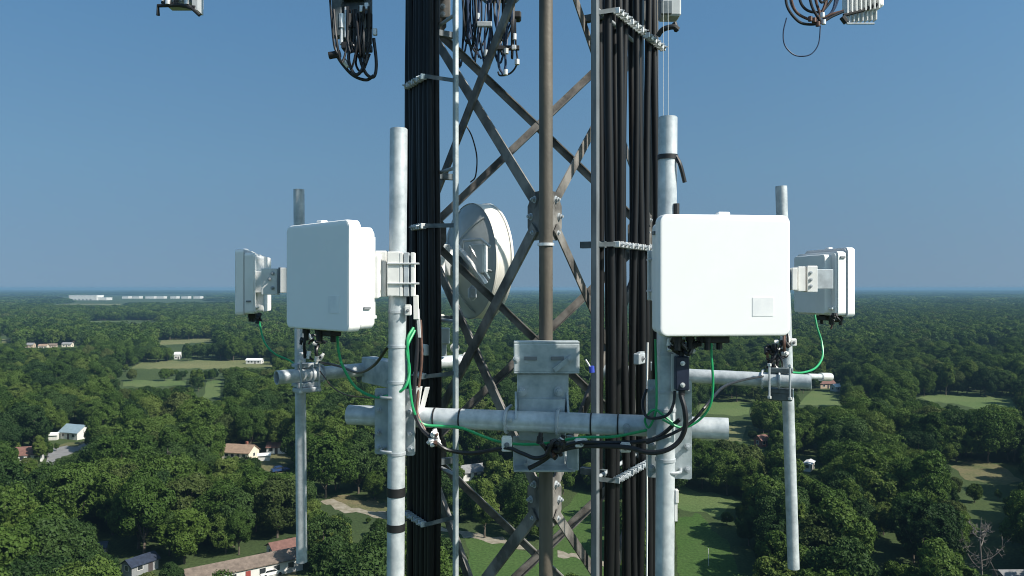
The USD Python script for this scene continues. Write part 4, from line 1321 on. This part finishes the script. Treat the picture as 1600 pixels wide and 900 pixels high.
obj('reflector_back', lathe(prof, dc, da), 'dish_back', dish)
obj('shroud', lathe([(.372, .0), (.374, .012), (.370, .016), (.370, .10), (.377, .104), (.377, .118), (.366, .12)], dc, da), 'dish_white', dish)
obj('radome', lathe([(.368, .115), (.2, .126), (.0, .13)], dc, da), 'dish_white', dish)
for q in range(6):
    a = q * math.pi / 3 + .2
    pr_ = lambda r_, h: dc + da * h + r_ * (math.cos(a) * u_ + math.sin(a) * Z)
    obj('rib', tube([pr_(.09, -.142), pr_(.2, -.112), pr_(.29, -.066), pr_(.35, -.014)], .006, 6, 3), 'dish_back', dish)
hub = obj('hub', lathe([(0, -.21), (.085, -.21), (.095, -.19), (.095, -.12)], dc, da), 'radio_grey', dish)
obj('mount_plate', [obox(dc - da * .20, u_, da, Z, .19, .05, .20, .006), obox(dc - da * .26 + Z * .05, u_, da, Z, .16, .12, .02, .003), obox(dc - da * .26 - Z * .06, u_, da, Z, .16, .12, .02, .003)], 'radio_grey', dish, smooth=False)
obj('mount_arm', [obox(dc - da * .27 + u_ * .03, unit(da + [0, 0, -.8]), u_, np.cross(unit(da + [0, 0, -.8]), u_), .22, .03, .07, .003), obox(dc - da * .25 - u_ * .05, unit(da + [0, 0, -.8]), u_, np.cross(unit(da + [0, 0, -.8]), u_), .24, .02, .05, .003)], 'bright_steel', dish, smooth=False)
obj('feed_radio', obox(dc - da * .30 - u_ * .12 + Z * -.02, u_, da, Z, .09, .12, .15, .01), 'white_casting', dish, smooth=False)
obj('mount_frame', [tube([at(722, 394, 4.50), at(724, 376, 4.48), at(752, 374, 4.44), at(766, 386, 4.42)], .009, 8, 0), tube([at(712, 384, 4.50), at(736, 412, 4.46), at(758, 444, 4.46)], .021, 8, 0), tube([at(733, 384, 4.46), at(764, 436, 4.44)], .010, 8, 0)], 'bright_steel', dish)
obj('mount_box', obox(at(749, 404, 4.47), [.9, -.44, 0], [.44, .9, 0], Z, .085, .06, .17, .008), 'white_casting', dish, smooth=False)
obj('mount_base', obox(at(719, 412, 4.52), [.9, -.44, 0], [.44, .9, 0], Z, .08, .08, .09, .008), 'antenna_dark', dish, smooth=False)
obj('mount_foot', obox(at(738, 458, 4.50), [.9, -.44, 0], [.44, .9, 0], Z, .05, .06, .09, .02), 'dull_zinc', dish, smooth=False)
pole = at_z(LL, 0) + [-.02, .26, 0]
obj('mount_pole', cyl(at_z(pole, EYE - .55), at_z(pole, EYE + .75), .03, 20), 'galvanized_steel', dish)
obj('pole_clamp', obox((at_z(pole, dc[2]) + dc - da * .25) / 2, dc - da * .25 - at_z(pole, dc[2]), np.cross(Z, da), Z, max(.08, np.linalg.norm(dc - da * .25 - at_z(pole, dc[2]))), .10, .18, .005), 'galvanized_plate', dish, smooth=False)
obj('pole_arm', [obox((at_z(pole, EYE + z_) + at_z(LL, EYE + z_)) / 2, at_z(pole, 0) - at_z(LL, 0), np.cross(Z, at_z(pole, 0) - at_z(LL, 0)), Z, .32, .07, .05, .003) for z_ in (-.4, .6)], 'galvanized_plate', dish, smooth=False)
obj('side_strut', tube([at(706, 497, 4.85), at(672, 490, 4.7)], .012, 8, 0), 'dish_white', dish)
t = thing('junction_box', 'small grey box on the left rear mount behind the left rail', 'box', at(694, 540, 5.2))
obj('body', obox(at(694, 525, 5.2), X, Y, Z, .075, .06, .11, .006), 'radio_grey', t, smooth=False)
obj('lid', obox(at(694, 525, 5.165), X, Y, Z, .068, .012, .10, .003), 'dish_back', t, smooth=False)
obj('bracket', obox(at(694, 545, 5.2), X, Y, Z, .03, .03, .09), 'dull_zinc', t, smooth=False)


# ------------------------------------------------------------------ wires and jumpers
def wire(name, label, pts, r, m, cat='wire', group=None, n=8):
    return obj(name, tube(pts, r, n, 8), m, label=label, cat=cat, group=group)


G = 'green earth wires'
wire('earth_wire', 'green earth wire hanging from the far left radio', [at(404, 490, 5.1), at(407, 512, 5.0), at(414, 536, 4.9), at(430, 553, 4.85), at(452, 563, 4.8), at(472, 578, 4.66)], .006, 'ground_wire_green', group=G)
wire('earth_wire', 'green earth wire looping from the left radio down to the left front mast', [at(527, 518, 3.2), at(529, 548, 3.2), at(537, 575, 3.2), at(556, 605, 3.2), at(585, 620, 3.17), at(610, 617, 3.10), at(632, 606, 3.08), at(640, 580, 3.1), at(636, 545, 3.1), at(648, 516, 3.14)], .0058, 'ground_wire_green', group=G)
wire('earth_wire', 'green earth wire running down the left front mast and along the front pipe', [at(646, 512, 3.13), at(637, 530, 3.1), at(638, 560, 3.1), at(640, 600, 3.1), at(646, 640, 3.1), at(660, 662, 3.12), at(690, 666, 3.13), at(722, 669, 3.11), at(780, 690, 3.1), at(840, 694, 3.06), at(905, 684, 3.02), at(960, 682, 2.99), at(1010, 672, 2.9)], .0058, 'ground_wire_green', group=G)
wire('earth_wire', 'green earth wire hanging from the bottom of the big white radio', [at(1111, 526, 2.78), at(1112, 560, 2.78), at(1114, 600, 2.79), at(1110, 632, 2.8), at(1094, 655, 2.82), at(1070, 668, 2.83), at(1052, 664, 2.82), at(1035, 655, 2.83)], .0045, 'ground_wire_green', group=G)
wire('earth_wire', 'green earth wire down the right front mast', [at(1024, 530, 2.86), at(1025, 570, 2.86), at(1026, 620, 2.85), at(1024, 646, 2.86), at(1014, 668, 2.9), at(1008, 655, 2.9), at(1022, 640, 2.86), at(1040, 652, 2.84), at(1060, 668, 2.83)], .0045, 'ground_wire_green', group=G)
wire('earth_wire', 'green earth wire bulging out below the right rear radio', [at(1273, 492, 4.7), at(1277, 512, 4.68), at(1284, 535, 4.66), at(1285, 558, 4.6), at(1274, 575, 4.5), at(1255, 582, 4.4), at(1238, 582, 4.36)], .006, 'ground_wire_green', group=G)
J = 'black jumper cables'
wire('jumper_cable', 'thick black cable sweeping from the dark blue box under the right front mast', [at(1064, 618, 2.80), at(1070, 640, 2.79), at(1071, 665, 2.79), at(1062, 688, 2.8), at(1042, 703, 2.81), at(1015, 707, 2.84), at(980, 699, 2.9), at(940, 697, 2.96), at(905, 697, 3.0), at(870, 706, 3.02), at(845, 722, 3.04), at(826, 732, 3.05)], .0095, 'jumper_black', group=J)
wire('jumper_cable', 'black cable running along the underside of the front pipe', [at(678, 690, 3.08), at(700, 703, 3.1), at(740, 708, 3.1), at(790, 700, 3.06), at(815, 708, 3.04), at(840, 716, 3.02), at(868, 704, 3.0), at(900, 692, 2.99), at(950, 692, 2.96), at(1000, 690, 2.92), at(1030, 682, 2.86), at(1062, 655, 2.82)], .008, 'jumper_black', group=J)
wire('jumper_cable', 'black cable bending round the left front mast to the white connector', [at(650, 470, 3.16), at(652, 540, 3.15), at(648, 600, 3.13), at(647, 640, 3.11), at(658, 668, 3.1), at(676, 686, 3.08)], .0085, 'jumper_black', group=J)
wire('jumper_cable', 'thin brown black cable beside the left front mast', [at(657, 500, 3.2), at(659, 560, 3.18), at(654, 610, 3.16), at(652, 645, 3.13), at(664, 672, 3.11)], .006, 'copper_brown', group=J)
wire('jumper_cable', 'black cable crossing in front of the right front mast', [at(1055, 600, 2.84), at(1052, 632, 2.83), at(1040, 650, 2.83), at(1012, 652, 2.86), at(1004, 632, 2.92), at(1010, 608, 2.94)], .006, 'jumper_black', group=J)
wire('jumper_cable', 'black cable rising from the front pipe to the right of the big radio', [at(1010, 692, 2.86), at(1045, 680, 2.82), at(1080, 660, 2.82), at(1105, 632, 2.84), at(1130, 605, 3.1), at(1160, 594, 3.7), at(1192, 588, 4.3)], .006, 'jumper_black', group=J)
wire('jumper_cable', 'black cable between the left front mast and the left rear pipe', [at(622, 528, 3.2), at(604, 545, 3.3), at(585, 570, 3.5), at(560, 582, 3.9), at(530, 572, 4.3), at(500, 566, 4.55)], .007, 'jumper_black', group=J)
wire('jumper_cable', 'thin pale wire sagging below the left rear pipe', [at(500, 580, 4.5), at(520, 605, 4.3), at(545, 618, 4.0), at(585, 622, 3.5), at(608, 628, 3.2)], .0035, 'copper_brown', group=J)
wire('hanging_wire', 'thin black wire hanging in a loop beside the left brace', [at(728, 195, 4.2), at(738, 215, 4.2), at(745, 245, 4.2), at(743, 275, 4.2), at(735, 285, 4.2)], .004, 'jumper_black')
wire('tag_line', 'left of two thin white lines hanging above the right front mast', [at(1036, -60, 3.3), at(1037, 60, 3.3), at(1037, 190, 3.3)], .0011, 'rope_white', 'line')
wire('tag_line', 'right of two thin white lines hanging above the right front mast', [at(1043, -60, 3.3), at(1044, 60, 3.3), at(1044, 190, 3.3)], .0011, 'rope_white', 'line')
wire('conduit', 'thin white tube running down between the right cables and mast', [at(1010, 1000, 3.2), at(1011, 850, 3.2), at(1011, 730, 3.2), at(1011, 600, 3.2), at(1012, 535, 3.2)], .004, 'rope_white', 'conduit')


def surge_box(label, c, s=(.05, .035, .125)):
    t = thing('surge_box', label, 'box', c - Z * s[2] / 2)
    obj('body', obox(c, X, Y, Z, *s, .004), 'surge_box_blue', t, smooth=False)
    for z_ in (.3, -.33):
        obj('screw', bolt(c + [0, -s[1] / 2, z_ * s[2]], -Y, .006, .006), 'bright_steel', t)
    obj('gland', cyl(c - Z * (s[2] / 2 + .02), c - Z * s[2] / 2, .012, 12), 'rubber_black', t)
    obj('top_gland', cyl(c + Z * (s[2] / 2 + .015), c + Z * s[2] / 2, .010, 12), 'rubber_black', t)
    obj('bracket', obox(c + [0, s[1] / 2 + .006, 0], X, Y, Z, s[0] * 1.3, .01, s[2] * 1.08), 'white_bracket', t, smooth=False)


surge_box('dark blue box on the right front mast under the big white radio', at(1065, 583, 2.81))
rr_ = np.random.default_rng(77)


def cluster(label, c, px_w, px_h, d, seed, n=9, pale=.3):
    """A clump of short jumpers, connectors and clips: one assembly."""
    r = np.random.default_rng(seed)
    t = thing('connector_cluster', label, 'connectors', at(c[0], c[1] + px_h / 2, d))
    for i in range(n):
        p = at(c[0] + r.uniform(-.5, .5) * px_w, c[1] + r.uniform(-.5, .5) * px_h, d + r.uniform(-.04, .04))
        q = at(c[0] + r.uniform(-.5, .5) * px_w, c[1] + r.uniform(-.5, .5) * px_h, d + r.uniform(-.04, .04))
        m_ = (p + q) / 2 + r.normal(0, .015, 3)
        obj('jumper', tube([p, m_, q], r.uniform(.005, .009), 7, 5), 'jumper_black' if r.uniform() > .2 else 'copper_brown', t)
        a = unit(r.normal(size=3) * [.5, .5, 1])
        obj('connector', join([cyl(p - a * .014, p + a * .014, .013, 10), cyl(p + a * .014, p + a * .03, .009, 8)]), 'white_bracket' if r.uniform() < pale else 'rubber_black', t)
    return t


cluster('black connectors and jumpers under the left front radio above the rear pipe', (486, 543), 34, 46, 4.55, 3, 10, .45)
cluster('black connectors and jumpers under the big white radio by the right rear mast', (1213, 555), 36, 46, 4.42, 4, 12, .3)
cluster('dark connectors hanging below the right rear radio', (1300, 503), 14, 22, 4.7, 6, 4, .4)
cluster('dark connectors hanging below the far left radio', (404, 496), 10, 12, 4.98, 8, 3, .2)
cluster('tangle of black jumpers under the front pipe at the front leg', (862, 700), 40, 40, 3.0, 9, 10, .1)
cluster('dark connectors on the right rear mast beside the big white radio', (1228, 530), 8, 50, 4.4, 12, 6, .45)
cluster('pale connector clump at the left end of the front pipe cables', (677, 684), 12, 16, 3.07, 14, 5, 1.0)
cluster('dark connectors below the big white radio at the right front mast', (1066, 540), 44, 14, 2.82, 15, 7, .25)
block('cable_clamp', 'white cable clamp under the front pipe left of the bracket', 'cable clamp', at(792, 694, 3.07), X, Y, Z, (.042, .03, .055), 'white_bracket')
block('cable_clamp', 'white cable clamp under the front pipe in front of the right cable run', 'cable clamp', at(977, 699, 2.94), X, Y, Z, (.04, .03, .035), 'white_bracket')
block('cable_clamp', 'white cable clip on the right rear mast below the big radio', 'cable clamp', at(1239, 535, 4.42), X, Y, Z, (.034, .03, .04), 'white_bracket')
block('cable_clamp', 'yellowish clamp under the front pipe right of the bracket', 'cable clamp', at(908, 692, 3.0), X, Y, Z, (.05, .03, .03), 'white_bracket')
t = thing('tape_marker', 'dark blue tape marker beside the grey rail right of the bracket plate', 'tape marker', at(925, 578, 3.36))
obj('tape', cyl(at(925, 582, 3.36), at(924, 572, 3.36), .012, 12), 'blue_tape', t)
obj('tail', tube([at(925, 580, 3.36), at(920, 570, 3.36), at(915, 562, 3.36)], .004, 6, 4), 'rope_white', t)


# ------------------------------------------------------------------ gear hanging in from above
def gear_top(x0, x1, py, d, h, depth, m):
    a = at(x0, py, d); b = at(x1, py, d)
    c = (a + b) / 2 + Z * h / 2 + Y * depth / 2
    return c, b[0] - a[0]


# grey finned radio above the far left
t = thing('upper_radio', 'bottom of a grey radio with black frame at the top left', 'radio unit', at(280, 8, 5.2))
c, w = gear_top(254, 306, 6, 5.2, .5, .14, None)
obj('body', obox(c, X, Y, Z, w, .14, .5, .01), 'radio_grey', t, smooth=False)
for q in np.linspace(-.45, .45, 9):
    obj('fin', obox(c + [q * w, -.08, 0], X, Y, Z, .006, .04, .48), 'radio_grey', t, smooth=False)
obj('frame', [tube([at(247, 24, 5.15), at(247, 9, 5.15), at(285, 8, 5.1), at(300, 13, 5.1), at(312, 24, 5.1)], .012, 8, 0), tube([at(254, 4, 5.2), at(305, 12, 5.1)], .014, 8, 0)], 'rubber_black', t)
for px_ in (262, 275, 292):
    obj('connector', cyl(at(px_, -2, 5.12), at(px_, 7, 5.12), .016, 10), 'bright_steel' if px_ != 275 else 'rubber_black', t)
obj('side_panel', obox(at(309, 0, 5.15), X, Y, Z, .035, .10, .17), 'radio_grey', t, smooth=False)
# dark antenna with looping jumpers
t = thing('upper_antenna', 'dark antenna end with connectors and looping black jumpers at the top left', 'antenna', at(550, 80, 4.0))
obj('body', obox(at(551, -90, 4.05), X, Y, Z, .16, .10, .62, .02), 'antenna_dark', t, smooth=False)
obj('back_plate', obox(at(557, 10, 4.07), X, Y, Z, .165, .03, .40, .006), 'antenna_dark', t, smooth=False)
obj('side_bracket', obox(at(528, 20, 4.0), X, Y, Z, .05, .06, .26, .005), 'antenna_dark', t, smooth=False)
obj('side_bracket', obox(at(541, 36, 3.98), X, Y, Z, .014, .03, .16, .003), 'bright_steel', t, smooth=False)
obj('bottom_plate', obox(at(558, 74, 4.0), X, Y, Z, .15, .08, .035, .004), 'rubber_black', t, smooth=False)
for i, px_ in enumerate((534, 546, 557, 567, 577)):
    obj('connector', join([cyl(at(px_, 22, 3.98), at(px_, 44, 3.98), .017, 10), cyl(at(px_, 44, 3.98), at(px_, 70, 3.98), .011, 10)]), ('bright_steel', 'rubber_black', 'rubber_black', 'dull_zinc', 'rubber_black')[i], t)
for i, (px_, py_) in enumerate(((565, 14), (573, 10), (586, 50), (560, 62))):
    obj('lug', obox(at(px_, py_, 3.96), X, Y, Z, .022, .02, .035, .003), 'bright_steel', t, smooth=False)
for i, pts in enumerate([[(546, 70), (545, 95), (553, 115), (562, 114), (570, 98), (576, 72)], [(566, 72), (563, 92), (572, 115), (584, 120), (588, 100), (584, 60)], [(525, 84), (535, 100), (552, 118), (572, 125), (584, 118)],
                         [(515, -10), (518, 30), (522, 70), (527, 84)], [(519, -10), (524, 40), (526, 74)], [(560, 76), (556, 100), (566, 112), (578, 84)], [(552, 70), (566, 100), (572, 104)]]):
    obj('jumper', tube([at(a, b, 3.96 + .02 * (i % 3)) for a, b in pts], .0085 if i < 3 else .006, 8, 6), 'jumper_black', t)
rj = np.random.default_rng(37)
for i in range(9):
    a_ = rj.uniform(528, 582); b_ = a_ + rj.normal(0, 14); y_ = rj.uniform(80, 112)
    obj('jumper', tube([at(a_, 10, 3.97 + rj.uniform(-.05, .05)), at(a_ + rj.normal(0, 3), 55, 3.97), at((a_ + b_) / 2, y_, 3.95), at(b_, 60, 3.97 + rj.uniform(-.05, .05)), at(b_ + rj.normal(0, 3), 15, 3.97)], rj.uniform(.005, .008), 7, 5), 'jumper_black', t)
obj('cable_boot', cyl(at(514, 87, 3.98), at(532, 84, 3.98), .019, 12), 'rubber_black', t)
obj('cable_boot', cyl(at(536, 93, 3.98), at(545, 104, 3.98), .014, 12), 'bright_steel', t)
# gear inside the tower, behind the left brace
t = thing('upper_antenna', 'dark antenna end with hanging jumpers behind the top of the left brace', 'antenna', at(780, 60, 5.2))
obj('body', obox(at(782, -80, 5.3), X, Y, Z, .26, .12, .72, .02), 'antenna_dark', t, smooth=False)
obj('foot', obox(at(804, 26, 5.2), X, Y, Z, .09, .10, .05, .01), 'rubber_black', t, smooth=False)
obj('cross_plate', obox(at(757, 38, 5.1), X, Y, Z, .10, .03, .035, .004), 'dull_zinc', t, smooth=False)
obj('spreader', obox(at(793, 75, 5.15), X, Y, Z, .16, .03, .03, .004), 'rubber_black', t, smooth=False)
obj('lug', obox(at(803, 74, 5.12), X, Y, Z, .03, .02, .03, .004), 'bright_steel', t, smooth=False)
for i, pts in enumerate([[(722, -20), (724, 20), (730, 60), (745, 85)], [(732, -20), (733, 30), (740, 70), (752, 92)], [(745, -20), (742, 30), (728, 55)], [(752, -20), (752, 40), (745, 75), (742, 100)], [(758, 40), (757, 70), (760, 100)],
                         [(790, 30), (789, 70), (790, 100), (788, 112)], [(805, 30), (806, 70), (808, 98), (798, 114), (782, 118), (778, 112)], [(780, 60), (779, 100), (786, 116)], [(738, -20), (740, 40), (748, 90)], [(727, -20), (730, 25), (726, 60), (735, 70)]]):
    obj('jumper', tube([at(a, b, 5.15 + .03 * (i % 3)) for a, b in pts], .009 if i in (5, 7) else .0065, 8, 6), ('jumper_black', 'jumper_blue', 'jumper_blue')[i % 3], t)
rj = np.random.default_rng(31)
for i in range(16):
    a_ = rj.uniform(722, 806); b_ = a_ + rj.normal(0, 16); y_ = rj.uniform(50, 112)
    obj('jumper', tube([at(a_, -25, 5.1 + rj.uniform(0, .2)), at(a_ + rj.normal(0, 3), y_ * .5, 5.1 + rj.uniform(0, .2)), at((a_ + b_) / 2, y_, 5.2), at(b_, y_ * .45, 5.1 + rj.uniform(0, .2)), at(b_ + rj.normal(0, 3), -25, 5.2)], rj.uniform(.005, .009), 7, 5), ('jumper_black', 'jumper_blue')[i % 2], t)
for i in range(4):
    q_ = at(rj.uniform(730, 806), rj.uniform(20, 100), 5.12)
    obj('connector', cyl(q_ - Z * .02, q_ + Z * .02, .015, 10), ('bright_steel', 'dull_zinc')[i % 2], t)
for px_, py_ in ((790, 113), (791, 80), (808, 97)):
    obj('connector', cyl(at(px_, py_ - 4, 5.13), at(px_, py_ + 4, 5.13), .017, 10), 'bright_steel', t)
t = thing('upper_bracket', 'grey perforated bracket at the top between the left bundle and rail', 'bracket', at(695, 28, 4.3))
obj('plate', obox(at(694, 0, 4.36), X, Y, Z, .07, .012, .20, .003), 'weathered_brace_steel', t, smooth=False)
for py_ in (-4, 10, 22):
    obj('bolt', bolt(at(692, py_, 4.35), -Y, .010, .012), 'dull_zinc', t)
# box at top of right run
t = thing('upper_radio', 'bottom of a grey box with a curved black bracket above the right front mast', 'radio unit', at(1045, 35, 3.7))
obj('body', obox(at(1046, -60, 3.75), X, Y, Z, .095, .10, .56, .008), 'radio_grey', t, smooth=False)
obj('port', obox(at(1041, 12, 3.69), X, Y, Z, .05, .02, .06), 'antenna_dark', t, smooth=False)
obj('bracket', tube([at(1028, 56, 3.7), at(1036, 46, 3.68), at(1052, 42, 3.66), at(1060, 47, 3.66)], .013, 8, 6), 'rubber_black', t)
obj('bracket', tube([at(1054, 36, 3.68), at(1057, 48, 3.67)], .012, 8, 0), 'rubber_black', t)
# top right: finned radio and cable bundle
t = thing('upper_radio', 'bottom of a white finned radio at the top right', 'radio unit', at(1345, 30, 5.0))
ca, cb = at(1320, 25, 5.0), at(1376, 6, 5.05)
obj('body', obox(at(1348, -52, 5.1), X, Y, Z, .24, .10, .56, .01), 'white_casting', t, smooth=False)
for q in range(8):
    px_ = 1322 + q * 7
    obj('fin', obox(at(px_, -44 - q * 1.2, 5.0), X, Y, Z, .008, .06, .56), 'white_casting', t, smooth=False)
obj('rim', tube([at(1318, 24, 4.98), at(1345, 17, 4.98), at(1374, 6, 5.0)], .012, 8, 0), 'rubber_black', t)
for q in range(7):
    px_ = 1325 + q * 7
    obj('lower_fin', obox(at(px_, 27 - q * .6, 5.02), X, Y, Z, .006, .05, .075), 'white_bracket', t, smooth=False)
obj('lower_rail', tube([at(1318, 30, 5.0), at(1324, 37, 5.0), at(1366, 37, 5.0)], .006, 8, 0), 'dull_zinc', t)
obj('latch', obox(at(1319, 31, 4.97), unit([.6, 0, -.8]), Y, unit([.8, 0, .6]), .05, .04, .025, .004), 'rubber_black', t, smooth=False)
t = thing('cable_loop_bundle', 'bundle of looping dark cables with a thin hanging loop at the top right', 'cables', at(1275, 36, 4.9))
for i, pts in enumerate([[(1227, -20), (1230, 10), (1246, 32), (1262, 38), (1282, 36), (1300, 26), (1318, 18)], [(1233, -20), (1240, 12), (1254, 26), (1274, 30), (1288, 10), (1292, -20)], [(1246, -20), (1252, 6), (1266, 18), (1286, 16), (1306, -10)],
                         [(1237, -20), (1236, 4), (1250, 24), (1280, 32), (1302, 16), (1312, -10)], [(1262, -20), (1268, 8), (1276, 24), (1284, 36)], [(1270, -20), (1276, 6), (1281, 22), (1279, 38)], [(1298, -20), (1290, 8), (1282, 26)], [(1308, -20), (1302, 14), (1288, 32)],
                         [(1276, -20), (1284, 4), (1300, -14)], [(1286, 28), (1300, 22), (1318, 17)]]):
    obj('cable', tube([at(a, b, 4.9 + .03 * (i % 4)) for a, b in pts], .0085, 8, 6), ('jumper_black', 'copper_brown', 'jumper_black', 'jumper_blue')[i % 4], t)
obj('thin_loop', tube([at(1229, 28, 4.9), at(1224, 50, 4.9), at(1226, 70, 4.9), at(1238, 84, 4.9), at(1252, 88, 4.9), at(1268, 84, 4.9), at(1279, 68, 4.9), at(1282, 40, 4.9)], .0042, 6, 8), 'jumper_blue', t)
for px_, py_ in ((1266, 30), (1272, 32), (1285, 24), (1287, 35), (1278, 38)):
    obj('connector', cyl(at(px_, py_ - 4, 4.87), at(px_, py_ + 3, 4.87), .014, 10), 'copper_brown' if px_ < 1280 else 'bright_steel', t)

# ------------------------------------------------------------------ haze
if HAZE_DENSITY > 0:
    M['haze_air'] = usdkit.material(stage, '/World/Looks/haze_air', {'v': ('principled_volume', {'color': (0.19, 0.34, 0.48), 'density': HAZE_DENSITY, 'anisotropy': 0.0})}, [], volume='v.volume')
    hz = trimesh.creation.box([32600, 18600, 61.5])
    hz.apply_translation([0, 7600, 61.5 / 2 - 1.2])
    obj('haze', hz, 'haze_air', smooth=False, label='thin blue haze over the whole landscape', kind='stuff')
